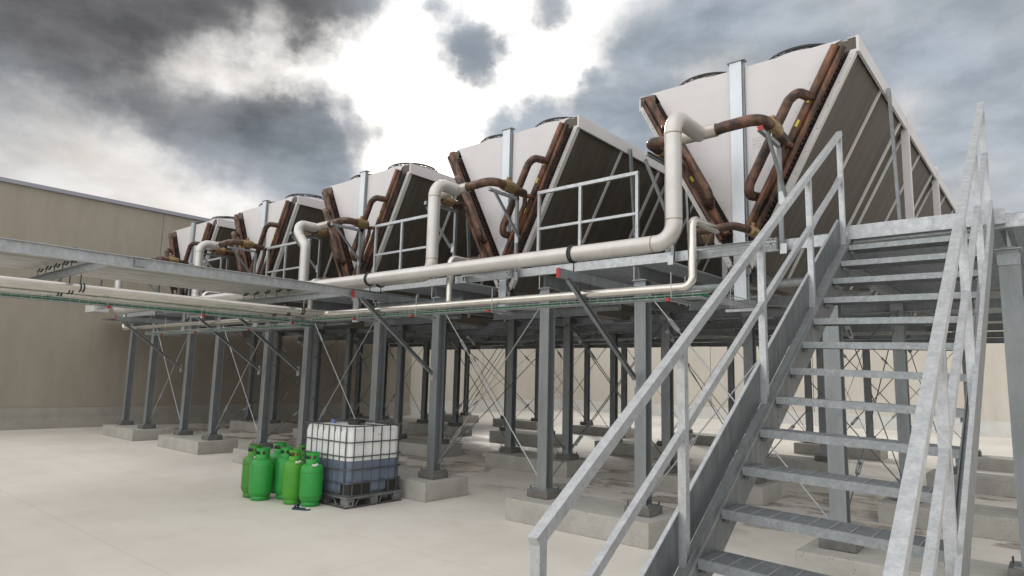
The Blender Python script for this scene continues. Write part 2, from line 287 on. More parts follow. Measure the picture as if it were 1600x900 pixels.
# ------------------------------------------------------------------ mesh building
class MB:
    def __init__(s): s.v = []; s.f = []; s.sm = []; s.pc = []; s.dp = 0; s.np = 0
    def add(s, vs, fs, smooth=False):
        if s.dp == 0: s.np += 1
        s.pc += [s.np] * len(fs); o = len(s.v); s.v += [tuple(v) for v in vs]; s.f += [tuple(i + o for i in f) for f in fs]; s.sm += [smooth] * len(fs); return s
    def box(s, x0, x1, y0, y1, z0, z1):
        vs = [(x, y, z) for x in (x0, x1) for y in (y0, y1) for z in (z0, z1)]
        return s.add(vs, [(0, 1, 3, 2), (4, 6, 7, 5), (0, 4, 5, 1), (2, 3, 7, 6), (0, 2, 6, 4), (1, 5, 7, 3)])
    def bbox(s, x0, x1, y0, y1, z0, z1, c=.01):
        bm = bmesh.new(); bmesh.ops.create_cube(bm, size=1)
        for v in bm.verts: v.co = Vector(((x0 + x1) / 2 + v.co.x * (x1 - x0), (y0 + y1) / 2 + v.co.y * (y1 - y0), (z0 + z1) / 2 + v.co.z * (z1 - z0)))
        bmesh.ops.bevel(bm, geom=bm.edges[:], offset=c, segments=2, affect='EDGES', profile=.6)
        bm.verts.index_update(); s.add([v.co for v in bm.verts], [[v.index for v in f.verts] for f in bm.faces]); bm.free(); return s
    def bar(s, p0, p1, wd, ht, upv=(0, 0, 1)):
        """rectangular bar from p0 to p1; wd across, ht along upv"""
        return s.prof([(-wd / 2, -ht / 2), (wd / 2, -ht / 2), (wd / 2, ht / 2), (-wd / 2, ht / 2)], p0, p1, upv)
    def prof(s, pts, p0, p1, upv=(0, 0, 1)):
        p0, p1 = Vector(p0), Vector(p1); d = (p1 - p0).normalized(); u = Vector(upv)
        x = d.cross(u)
        if x.length < 1e-4: x = d.cross(Vector((0, 1, 0)))
        x.normalize(); u = x.cross(d).normalized(); n = len(pts)
        vs = [p0 + x * a + u * b for a, b in pts] + [p1 + x * a + u * b for a, b in pts]
        fs = [(i, (i + 1) % n, (i + 1) % n + n, i + n) for i in range(n)] + [tuple(range(n))[::-1], tuple(range(n, 2 * n))]
        return s.add(vs, fs)
    def hsec(s, p0, p1, b, h, tf=.011, tw=.008, upv=(0, 1, 0)):
        """I/H section: flanges of width b, depth h along upv"""
        a = b / 2; c = h / 2; t = tw / 2
        return s.prof([(-a, -c), (a, -c), (a, -c + tf), (t, -c + tf), (t, c - tf), (a, c - tf), (a, c), (-a, c), (-a, c - tf), (-t, c - tf), (-t, -c + tf), (-a, -c + tf)], p0, p1, upv)
    def csec(s, p0, p1, b, h, t=.006, upv=(0, 0, 1), flip=1):
        """C channel, web of height h along upv, flanges b to one side"""
        c = h / 2; pts = [(0, -c), (b * flip, -c), (b * flip, -c + t), (t * flip, -c + t), (t * flip, c - t), (b * flip, c - t), (b * flip, c), (0, c)]
        return s.prof(pts if flip > 0 else pts[::-1], p0, p1, upv)
    def tube(s, pts, r, bend=0.0, seg=12, cap=True, bs=7, rad=None):
        P = [Vector(p) for p in pts]; out = [P[0]]
        for i in range(1, len(P) - 1):
            if (P[i] - P[i-1]).length < 1e-5: continue
            a = (P[i - 1] - P[i]); b = (P[i + 1] - P[i]); la, lb = a.length, b.length; a.normalize(); b.normalize()
            ang = a.angle(b)
            if bend <= 0 or ang > math.pi - .05: out.append(P[i]); continue
            t = min(bend / math.tan(ang / 2), la * .49 if i > 1 else la * .98, lb * .49 if i < len(P) - 2 else lb * .98)
            rr = t * math.tan(ang / 2); ctr = P[i] + (a + b).normalized() * (rr / math.sin(ang / 2))
            s0 = P[i] + a * t - ctr; s1 = P[i] + b * t - ctr; tot = s0.angle(s1); ax = s0.cross(s1).normalized()
            for k in range(bs + 1): out.append(ctr + Matrix.Rotation(tot * k / bs, 3, ax) @ s0)
        out.append(P[-1])
        n = len(out); d = (out[1] - out[0]).normalized(); ref = Vector((0, 0, 1)) if abs(d.z) < .9 else Vector((1, 0, 0))
        x = d.cross(ref).normalized(); vs = []
        for i in range(n):
            if i == 0: t = out[1] - out[0]
            elif i == n - 1: t = out[-1] - out[-2]
            else: t = (out[i + 1] - out[i]).normalized() + (out[i] - out[i - 1]).normalized()
            t.normalize(); x = (x - t * x.dot(t)).normalized(); y = t.cross(x)
            ri = r if rad is None else rad(i / (n - 1)) * r
            vs += [out[i] + (x * math.cos(2 * math.pi * k / seg) + y * math.sin(2 * math.pi * k / seg)) * ri for k in range(seg)]
        fs = [(i * seg + k, i * seg + (k + 1) % seg, (i + 1) * seg + (k + 1) % seg, (i + 1) * seg + k) for i in range(n - 1) for k in range(seg)]
        s.add(vs, fs, True)
        if cap: s.add(vs[:seg], [tuple(range(seg))[::-1]]); s.add(vs[-seg:], [tuple(range(seg))])
        return s
    def lathe(s, prof, seg=28, ctr=(0, 0, 0), axis='z', closed=False):
        vs = []; n = len(prof)
        for r, z in prof:
            for k in range(seg):
                a = 2 * math.pi * k / seg; p = (r * math.cos(a), r * math.sin(a), z)
                if axis == 'y': p = (p[0], p[2], p[1])
                if axis == 'x': p = (p[2], p[0], p[1])
                vs.append((p[0] + ctr[0], p[1] + ctr[1], p[2] + ctr[2]))
        fs = [(i * seg + k, i * seg + (k + 1) % seg, (i + 1) * seg + (k + 1) % seg, (i + 1) * seg + k) for i in range(n - 1) for k in range(seg)]
        return s.add(vs, fs, True)
    def poly(s, pts, thick):
        """closed polygon (list of 3D points) extruded by vector thick"""
        n = len(pts); t = Vector(thick); vs = [Vector(p) for p in pts] + [Vector(p) + t for p in pts]
        return s.add(vs, [tuple(range(n))[::-1], tuple(range(n, 2 * n))] + [(i, (i + 1) % n, (i + 1) % n + n, i + n) for i in range(n)])
    def build(s, name, material, parent=None, bevel=0):
        me = bpy.data.meshes.new(name); me.from_pydata(s.v, [], s.f)
        me.polygons.foreach_set('use_smooth', s.sm); me.update()
        bm = bmesh.new(); bm.from_mesh(me); bmesh.ops.recalc_face_normals(bm, faces=bm.faces); bm.to_mesh(me); bm.free()
        me.materials.append(M[material] if isinstance(material, str) else material)
        o = bpy.data.objects.new(name, me); col.objects.link(o)
        if parent is not None: o.parent = parent
        return o
def _piece(fn):
    def g_(s, *a, **k):
        if s.dp == 0: s.np += 1
        s.dp += 1; r_ = fn(s, *a, **k); s.dp -= 1; return r_
    return g_
for _n in ('box', 'bbox', 'bar', 'prof', 'hsec', 'csec', 'tube', 'lathe', 'poly'): setattr(MB, _n, _piece(getattr(MB, _n)))
def build_each(mb, name, material, parent=None):
    """every piece of the builder becomes an object of its own"""
    out = []
    for p in sorted(set(mb.pc)):
        n = MB(); mp = {}
        for f, sm, pc in zip(mb.f, mb.sm, mb.pc):
            if pc != p: continue
            for i in f:
                if i not in mp: mp[i] = len(n.v); n.v.append(mb.v[i])
            n.f.append(tuple(mp[i] for i in f)); n.sm.append(sm); n.pc.append(0)
        out.append(n.build(name, material, parent))
    return out
def tag(o, label=None, cat=None, group=None, kind=None):
    if label: o['label'] = label
    if cat: o['category'] = cat
    if group: o['group'] = group
    if kind: o['kind'] = kind
    return o
def thing(name, loc, label, cat, group=None, rz=0):
    o = bpy.data.objects.new(name, None); o.empty_display_size = .2; col.objects.link(o); o.location = loc; o.rotation_euler = (0, 0, rz)
    return tag(o, label, cat, group)
KIDS = {}
def kids(o): return [c for c in bpy.data.objects if c.parent == o]
def copy_tree(o, parent=None):
    c = o.copy(); col.objects.link(c)
    if parent is not None: c.parent = parent
    for ch in kids(o): copy_tree(ch, c)
    return c
ORD = ['first', 'second', 'third', 'fourth', 'fifth', 'sixth']

# ------------------------------------------------------------------ the setting
g = MB().add([(-120, -60, 0), (120, -60, 0), (120, 140, 0), (-120, 140, 0)], [(0, 1, 2, 3)]).build('ground', 'floor'); tag(g, kind='structure')
# tall building wall on the left, running away from us
WX = -23.5; BY = 32.7
bw = thing('building_wall', (WX, 8, 0), 'tall taupe building wall with metal coping behind the left end of the platform', 'wall')
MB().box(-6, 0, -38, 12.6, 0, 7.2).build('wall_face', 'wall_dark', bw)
MB().box(-6.1, .09, -38.1, 12.7, 7.2, 7.32).build('coping', 'coping', bw)
u = MB(); u.box(0, .10, -38, 12.6, 0, .34); u.box(0, .05, -38, 12.6, .34, .62); u.build('upstand', 'upstand_dark', bw)
s_ = MB()
for k in range(7): s_.box(.002, .006, -36 + k * 7.4, -35.988 + k * 7.4, .62, 7.2)
build_each(s_, 'panel_joint', 'mortar', bw)
sw = thing('side_parapet_wall', (WX, 20.6, 0), 'low beige precast wall left of the roof corner, beyond the tall taupe wall', 'wall')
y = 0
while y < 12.0: MB().bbox(-.4, -.01, y + .012, min(y + 5, 12.09) + (-.012 if y < 10 else .012), 0, 5.9, .012).build('wall_panel', 'wall', sw); y += 5.0
MB().box(-.42, .05, .02, 12.1, 5.9, 5.98).build('coping', 'coping', sw)
u = MB(); u.box(-.01, .10, .0, 12.0, 0, .34); u.box(-.01, .05, .0, 12.03, .34, .62); u.build('upstand', 'upstand', sw)
# low beige back wall
kw = thing('back_wall', (0, BY, 0), 'beige precast parapet wall closing the roof behind the columns', 'wall')
x = WX - .5
while x < 45:
    MB().bbox(x + .012, x + 5.0 - .012, 0, .4, 0, 5.9, .012).build('wall_panel', 'wall', kw); x += 5.0
MB().box(WX - .45, 46, .06, .34, 0, 5.86).build('joint_core', 'mortar', kw)
MB().box(WX - .5, 46, -.05, .45, 5.9, 5.98).build('coping', 'coping', kw)
u = MB(); u.box(WX + .11, 46, -.12, 0, 0, .34); u.box(WX + .06, 46, -.06, 0, .34, .62); u.build('upstand', 'upstand', kw)

# ------------------------------------------------------------------ grid
PER = 3.70
XL = [-1.80 - PER * k for k in range(6)]; XR = [-.30 - PER * k for k in range(6)]
ROWS = [7.30, 10.95, 15.2, 19.5]; ROWN = ['front', 'second', 'third', 'rearmost']
UX = [-2.83 - PER * k for k in range(5)]
UNITN = ['the nearest one by the stairs', 'second from the stairs', 'middle one with a small logo', 'fourth from the stairs', 'the farthest and leftmost']
def pairname(k): return ['behind the staircase', 'left of the staircase', 'by the liquid tank', 'behind the gas cylinders', 'left of the cylinders', 'at the far left'][k]
cn = MB().bbox(-1.06, 1.06, -.45, .48, 0, .283, .012)
plinth0 = None
for ri, y in enumerate(ROWS):
    for k in range(6):
        xc = (XL[k] + XR[k]) / 2
        if plinth0 is None: o = plinth0 = cn.build('concrete_plinth', 'concrete')
        else: o = plinth0.copy(); col.objects.link(o)
        o.location = (xc, y, 0)
        tag(o, 'long concrete plinth in the %s row, %s' % (ROWN[ri], pairname(k)), 'plinth', 'concrete plinths under the steel columns')
def make_column():
    t = thing('steel_column', (0, 0, .28), '', 'column')
    MB().hsec((0, 0, .115), (0, 0, 2.84), .155, .155).build('shaft', 'galv_dull', t)
    MB().bbox(-.17, .17, -.17, .17, .004, .10, .008).build('mortar_pad', 'mortar', t)
    MB().box(-.13, .13, -.13, .13, .1, .115).build('base_plate', 'strut', t)
    b = MB()
    for sx in (-1, 1):
        for sy in (-1, 1): b.tube([(sx * .145, sy * .12, .08), (sx * .145, sy * .12, .15)], .010, seg=6)
    build_each(b, 'anchor_bolt', 'rod_dark', t)
    c = MB(); c.box(-.10, .10, -.10, .10, 2.84, 2.852); c.box(-.085, .085, -.086, -.079, 2.70, 2.80)
    c.build('cap_plate', 'galv', t)
    return t
c0 = None
for ri, y in enumerate(ROWS):
    for k in range(6):
        for side, xs in (('left', XL), ('right', XR)):
            o = make_column() if c0 is None else copy_tree(c0)
            c0 = c0 or o
            o.location = (xs[k], y, .283)
            tag(o, 'galvanised H-section column, %s one on the %s row plinth %s' % (side, ROWN[ri], pairname(k)), 'column', 'galvanised columns under the platform')

# ------------------------------------------------------------------ X bracing rods with turnbuckles
def rod(p0, p1, label, tb=.22, material='rod', r=.0085):
    p0, p1 = Vector(p0), Vector(p1); t = thing('brace_rod', p0, label, 'brace rod', 'diagonal bracing rods between the columns')
    d = p1 - p0; MB().tube([(0, 0, 0), d], r, seg=8).build('rod', material, t)
    a = d * tb; dn = d.normalized(); side = dn.cross(Vector((0, 1, .3))).normalized() * .022
    b = MB()
    for s in (-1, 1): b.tube([a - dn * .09 + side * s, a + dn * .09 + side * s], .008, seg=6)
    for s in (-1, 1): b.tube([a + dn * .085 * s - dn * .02, a + dn * .085 * s + dn * .02], .024, seg=8)
    b.build('turnbuckle', 'galv', t)
    e = MB()
    for q, s in ((Vector((0, 0, 0)), 1), (d, -1)): e.bar(q - dn * .03 * s, q + dn * .10 * s, .008, .05, (0, 0, 1))
    build_each(e, 'end_fork', 'galv', t)
for ri, y in enumerate(ROWS):
    for k in range(5):
        xa, xb = XR[k + 1] + .06, XL[k] - .06
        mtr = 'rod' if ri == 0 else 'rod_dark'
        bay = ['left of the staircase', 'right of the liquid tank', 'behind the cylinders', 'left of the cylinders', 'at the far left'][k]
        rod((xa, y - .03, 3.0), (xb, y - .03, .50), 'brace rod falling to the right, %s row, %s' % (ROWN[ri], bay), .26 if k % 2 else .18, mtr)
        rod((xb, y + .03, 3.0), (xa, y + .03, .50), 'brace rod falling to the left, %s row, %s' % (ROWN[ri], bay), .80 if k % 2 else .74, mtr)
for k, xs, nm in ((1, XR, 'left of the staircase'), (1, XL, 'under the first walkway'), (2, XR, 'behind the liquid tank'), (3, XL, 'behind the gas cylinders'), (4, XR, 'far left of the gas cylinders'), (0, XL, 'behind the staircase')):
    for ra, rb in ((0, 1), (2, 3)) if k != 0 else ((0, 1), (1, 2)):
        ya, yb = ROWS[ra] + .08, ROWS[rb] - .08; xx = xs[k]
        rod((xx - .02, ya, 2.98), (xx - .02, yb, .5), 'thin brace rod sloping down from %s to %s row, %s' % (ROWN[ra], ROWN[rb], nm), .2, 'rod_dark', .007)
        rod((xx + .02, yb, 2.98), (xx + .02, ya, .5), 'thin brace rod sloping down from %s to %s row, %s' % (ROWN[rb], ROWN[ra], nm), .8, 'rod_dark', .007)

# ------------------------------------------------------------------ platform
pf = thing('service_platform', (0, 7.1, 3.1), 'raised galvanised steel platform of beams and walkways carrying the dry coolers', 'platform')
def P(mb, name, material): return mb.build(name, material, pf)
O = Vector((0, 7.1, 3.1))
def L3(x, y, z): return (x, y - 7.1, z - 3.1)
eb = MB(); eb.csec(L3(-21.6, 7.12, 3.365), L3(1.5, 7.12, 3.365), .05, .115, .008, flip=-1); P(eb, 'edge_beam', 'galv_rail')
for k in range(6):
    for xs in (XL, XR): P(MB().hsec(L3(xs[k], 7.2, 3.222), L3(xs[k], 19.75, 3.222), .10, .17, .009, .007, (0, 0, 1)), 'main_beam', 'strut')
for yy in (10.95, 13.1, 15.2, 17.3, 19.5): P(MB().hsec(L3(-21.3, yy + .12, 3.05), L3(.6, yy + .12, 3.05), .08, .13, .008, .006, (0, 0, 1)), 'cross_beam', 'strut')
for k in range(5):
    for yy in (7.95, 9.3, 12.2, 14.2, 16.4, 18.6):
        P(MB().tube([L3(XR[k + 1] + .02, yy, 3.07), L3(XL[k] - .02, yy, 3.07)], .055, seg=12), 'support_tube', 'galv')
    for yy in (8.6, 11.6, 13.6, 17.9): P(MB().hsec(L3(XR[k + 1] + .02, yy, 2.94), L3(XL[k] - .02, yy, 2.94), .09, .12, .008, .006, (0, 0, 1)), 'unit_bearer', 'strut')
for k in range(6):
    g_ = MB(); xa, xb = XL[k] - .17, XR[k] + .17
    y = 7.17
    while y < 12.6: g_.box(xa, xb, y - 7.1, y - 7.095, .315, .342); y += .036
    for q in range(int((xb - xa) / .12)): g_.box(xa + q * .12, xa + q * .12 + .006, .05, 5.5, .33, .3405)
    g_.build('walkway_grating', 'galv', pf)
    if k: P(MB().box(xa, xb, .0, .006, .335, .40), 'toe_plate', 'galv_rail')
    P(MB().box(xa, xb, 5.5, 12.6, .31, .342), 'walkway_or_shade_plate', 'strut')
for k in range(6):
    for xs in (XL, XR):
        if (k, xs) in ((0, XR),): continue
        P(MB().tube([L3(xs[k] - .04, 7.15, 3.12), L3(xs[k] - .04, 7.15, 3.34)], .009, seg=6), 'threaded_rod', 'rod')

P(MB().box(*sorted((-23.35, -20.5)), .3, 12.6, .26, .30), 'walkway_or_shade_plate', 'strut')  # solid plate added between platform and wall to shade the wall below
for yy in (1.0, 5.0, 9.0): P(MB().box(-23.4, -20.5, yy, yy + .09, .12, .258), 'cross_beam', 'strut')
# guard rails across the front ends of the walkways
def guard(k):
    t = thing('guardrail', (XL[k] - .1, 7.16, 3.43), 'short galvanised guardrail %s' % ['', 'between the two coolers nearest the stairs', 'between the second and the middle cooler', 'left of the middle cooler', 'beside the farthest cooler'][k], 'guardrail', 'guardrails at the walkway ends')
    wd = 1.62
    MB().bar((0, 0, 1.08), (wd, 0, 1.08), .045, .045).build('top_rail', 'galv_rail', t)
    MB().bar((.02, 0, .55), (wd - .02, 0, .55), .03, .035).build('mid_rail', 'galv_rail', t)
    for xx in (.02, wd * .45, wd - .02): MB().bar((xx, 0, -.1), (xx, 0, 1.07), .04, .035, (0, 1, 0)).build('post', 'galv_rail', t)
for k in (1, 2, 3, 4): guard(k)

# ------------------------------------------------------------------ dry coolers
SL = 1.0 / 1.93                       # dx/dz of the V
def make_cooler():
    t = thing('dry_cooler', (0, 7.55, 3.0), '', 'dry cooler')
    LEN = 11.6; Z0, Z1 = .04, 2.56
    def X(z, off): return .01 + SL * z + off       # outer face x at height z above apex
    # end panels (front and rear), between the coils
    for y0, nm in ((-.002, 'end_panel'), (LEN - .04, 'rear_panel')):
        p = MB(); zt = 2.685
        p.poly([(-X(.62, -.30), y0, .62), (X(.62, -.30), y0, .62), (X(zt, -.30), y0, zt), (X(zt, -.30) + .10, y0, zt + .035), (-X(zt, -.30) - .10, y0, zt + .035), (-X(zt, -.30), y0, zt)], (0, .03, 0))
        p.build(nm, 'white_paint', t)
    # folded seam lines at the top of the panel
    c = MB(); c.box(-.07, .075, -.06, -.003, -.16, 2.80)
    c.build('center_post', 'zinc_sheet', t)
    c2 = MB(); c2.box(.077, .100, -.035, -.004, -.16, 2.78); c2.box(-.10, .12, -.075, .03, 2.79, 2.80); build_each(c2, 'post_flange', 'strut', t)
    for s in (1, -1):
        core = MB(); core.poly([(s * X(Z0, -.22), .02, Z0), (s * X(Z0, -.015), .02, Z0), (s * X(Z1, -.015), .02, Z1), (s * X(Z1, -.22), .02, Z1)], (0, LEN - .05, 0))
        core.build('coil', 'coil', t)
        fr = MB()
        for q in range(4):
            for yy in (0.0, 1.25, 2.55 - .045) if q else (0.0, 1.25, 2.52):
                y = q * 2.9 + yy; wdt = .06 if (yy in (0.0,) or yy > 2) else .045
                fr.poly([(s * X(Z0, -.03), y, Z0), (s * X(Z0, .012), y, Z0), (s * X(Z1, .012), y, Z1), (s * X(Z1, -.03), y, Z1)], (0, wdt, 0))
        # top and bottom rails of the coil frame
        for za, zb in ((Z0, Z0 + .08),): fr.poly([(s * X(za, -.05), .0, za), (s * X(za, .014), .0, za), (s * X(zb, .014), .0, zb), (s * X(zb, -.05), .0, zb)], (0, LEN, 0))
        # front cheek strip, seen as a pale line beside the tubes
        fr.poly([(s * X(Z0, -.06), -.015, Z0), (s * X(Z0, .014), -.015, Z0), (s * X(Z1, .014), -.015, Z1), (s * X(Z1, -.06), -.015, Z1)], (0, .03, 0))
        build_each(fr, 'coil_frame_bar', 'grey_paint', t)
        sw = MB(); z = .3
        while z < Z1: sw.tube([(s * X(z, -.012), -.019, z), (s * X(z, -.012), -.013, z)], .007, seg=6); z += .24
        z = .75
        while z < Z1: sw.tube([(s * X(z, -.36), -.006, z), (s * X(z, -.36), -.001, z)], .006, seg=6); z += .31
        sw.build('screw_row', 'strut', t)
        # inner cheek next to the panel
        ch = MB(); ch.poly([(s * X(.5, -.33), .0, .5), (s * X(.5, -.29), .0, .5), (s * X(Z1, -.29), .0, Z1), (s * X(Z1, -.33), .0, Z1)], (0, .028, 0)); ch.build('panel_edge', 'grey_paint', t)
        # tube ends: rows of little return bends
        st = MB(); z = .12
        while z < Z1 - .02:
            for off in (-.09, -.155, -.245):
                x = s * X(z, off); st.tube([(x, .02, z), (x, -.055, z), (x + s * .012, -.055, z + .022), (x + s * .012, .02, z + .022)], .0075, seg=5, cap=False)
            z += .052
        st.build('return_bends', 'copper_dark', t)
        bk = MB(); bk.poly([(s * X(Z0, -.285), .008, Z0), (s * X(Z0, -.07), .008, Z0), (s * X(Z1, -.07), .008, Z1), (s * X(Z1, -.285), .008, Z1)], (0, .011, 0)); bk.build('tube_sheet', 'black', t)
        # copper headers
        MB().tube([(s * X(.62, -.205), -.13, .62), (s * X(2.60, -.205), -.13, 2.60)], .050, seg=14).build('header_pipe', 'copper', t)
        MB().tube([(s * X(.56, -.115), -.12, .56), (s * X(2.57, -.115), -.12, 2.57)], .036, seg=12).build('header_pipe', 'copper', t)
        # small liquid collector with a curled top
        x4, z4 = X(1.52, -.21), 1.52
        MB().tube([(s * (x4 + .07), -.12, z4 + .02), (s * (x4 + .07), -.25, z4 + .03), (s * x4, -.27, z4 + .03), (s * x4, -.28, z4 - .1), (s * (X(.62, -.16)), -.28, .62)], .034, .05, 10).build('liquid_collector', 'copper', t)
        # gas collector: leaves the header, runs down beside it, and returns
        MB().tube([(s * X(2.07, -.20), -.14, 2.07), (s * X(2.10, -.30), -.34, 2.08), (s * X(2.0, -.34), -.36, 2.0), (s * X(1.12, -.34), -.36, 1.12), (s * X(1.0, -.30), -.34, 1.0), (s * X(1.0, -.21), -.14, 1.0)], .055, .10, 14).build('gas_collector', 'copper_dark', t)
        yl = MB()
        for z in (1.75, 2.0, 1.33): yl.bar((s * (X(z, -.195)), -.187, z), (s * (X(z + .07, -.195)), -.187, z + .07), .028, .006, (0, -1, 0))
        build_each(yl, 'sticker', 'yellow', t)
        # side flange under the deck
        sf = MB(); sf.box(*sorted((s * (X(Z1, .0)), s * (X(Z1, .028)))), .02 if s < 0 else -.02, LEN, Z1 - .035, Z1 + .15)
        sf.box(*sorted((s * (X(Z1, -.09)), s * (X(Z1, .026)))), .0, LEN, Z1 + .146, Z1 + .156); sf.build('side_flange', 'white_paint', t)
        # dark gusset at the front top corner
        MB().box(*sorted((s * X(Z1, -.22), s * X(Z1, -.002))), .004, .02, Z1 + .0, Z1 + .13).build('corner_gusset', 'coil', t)
        for q in range(1, 5):
            y = q * 2.9 - .08
            MB().box(*sorted((s * (X(Z1, -.05)), s * (X(Z1, .045)))), y, y + .10, .43, Z1 + .20).build('frame_post', 'white_paint', t)
        # galvanised stay
        b = MB(); b.csec((s * (X(Z1, .04)), 1.42, Z1 + .05), (s * (X(Z1, .04) + .02), 1.62, .42), .035, .06, .004, (0, 1, 0), flip=1); b.build('stay', 'galv', t)
        if s == 1:
            pass
    dk = MB()
    for q in range(4): dk.box(-X(Z1, -.02), X(Z1, -.02), q * 2.9 + .03, q * 2.9 + 2.88, Z1 + .12, Z1 + .150)
    dk.build('top_deck', 'white_paint', t)
    # fans
    f0 = None
    for q in range(4):
        for j in (0, 1):
            for s in (-1, 1):
                cx, cy = s * .60, q * 2.9 + .70 + j * 1.45
                if f0 is None:
                    f0 = MB().lathe([(.64, 0), (.60, .025), (.54, .075), (.505, .12), (.512, .128), (.485, .128), (.485, .03)], 36).build('fan', 'white_paint', t)
                    gd = MB()
                    for rr, zz in ((.505, .135), (.50, .165), (.47, .195), (.36, .225), (.24, .235), (.12, .24)):
                        gd.tube([(rr * math.cos(a * math.pi / 16), rr * math.sin(a * math.pi / 16), zz) for a in range(33)], .008, seg=5, cap=False)
                    for a in range(24):
                        ca, sa = math.cos(a * math.pi / 12), math.sin(a * math.pi / 12)
                        gd.tube([(.12 * ca, .12 * sa, .24), (.36 * ca, .36 * sa, .225), (.47 * ca, .47 * sa, .195), (.505 * ca, .505 * sa, .13)], .006, seg=4, cap=False)
                    gd.build('fan_guard', 'guard', f0)
                    MB().lathe([(0, .225), (.12, .22), (.13, .06), (0, .05)], 20).build('motor', 'black', f0)
                    bl = MB()
                    for a in range(5):
                        an = a * 2 * math.pi / 5; ca, sa = math.cos(an), math.sin(an)
                        p = lambda r_, t_, z_: (r_ * ca - t_ * sa, r_ * sa + t_ * ca, z_)
                        bl.add([p(.12, -.05, .07), p(.12, .05, .12), p(.45, .12, .11), p(.45, -.10, .05)], [(0, 1, 2, 3)]); 
                    bl.build('fan_blades', 'black', f0)
                    f0.location = (cx, cy, Z1 + .151)
                else:
                    f = copy_tree(f0, t); f.location = (cx, cy, Z1 + .151)
    return t
cl0 = None; coolers = []
for k in range(5):
    o = make_cooler() if cl0 is None else copy_tree(cl0)
    cl0 = cl0 or o; coolers.append(o); o.location = (UX[k], 7.55, 3.0)
    tag(o, 'white V-shaped dry cooler with dark coils and copper pipes, %s' % UNITN[k], 'dry cooler', 'V-shaped dry coolers on the platform')

# marks on the end panels
def text(body, size, loc, material, parent, name, slant=0.0):
    cu = bpy.data.curves.new(name, 'FONT'); cu.body = body; cu.size = size; cu.shear = slant; cu.align_x = 'CENTER'; cu.extrude = .001; cu.offset = .0006
    o = bpy.data.objects.new(name, cu); col.objects.link(o)
    dg = bpy.context.evaluated_depsgraph_get(); me = bpy.data.meshes.new_from_object(o.evaluated_get(dg)); bpy.data.objects.remove(o)
    me.materials.clear(); me.materials.append(M[material]); o = bpy.data.objects.new(name, me); col.objects.link(o)
    o.parent = parent; o.location = loc; o.rotation_euler = (R(90), 0, 0); return o
text('Güntner', .085, (-.33, -.006, 1.72), 'blue_ink', coolers[2], 'nameplate_lettering', .2)
fb = MB(); fb.box(-.52, -.14, -.006, -.003, 1.82, 1.824); fb.box(-.144, -.14, -.006, -.003, 1.72, 1.82); fb.box(-.52, -.516, -.006, -.003, 1.70, 1.82); fb.build('nameplate_border', 'ink', coolers[2])
for u, zz in ((0, 1.78),):      # scribbled marker notes, not legible in the photograph
    wr = MB()
    for ln in range(4):
        xx = .17
        while xx < .36:
            l = random.uniform(.012, .035)
            wr.tube([(xx + l * t_ / 4, -.004, zz - ln * .035 + random.uniform(-.008, .010)) for t_ in range(5)], .0018, seg=4); xx += l + .008
    wr.build('marker_notes', 'ink', coolers[u])

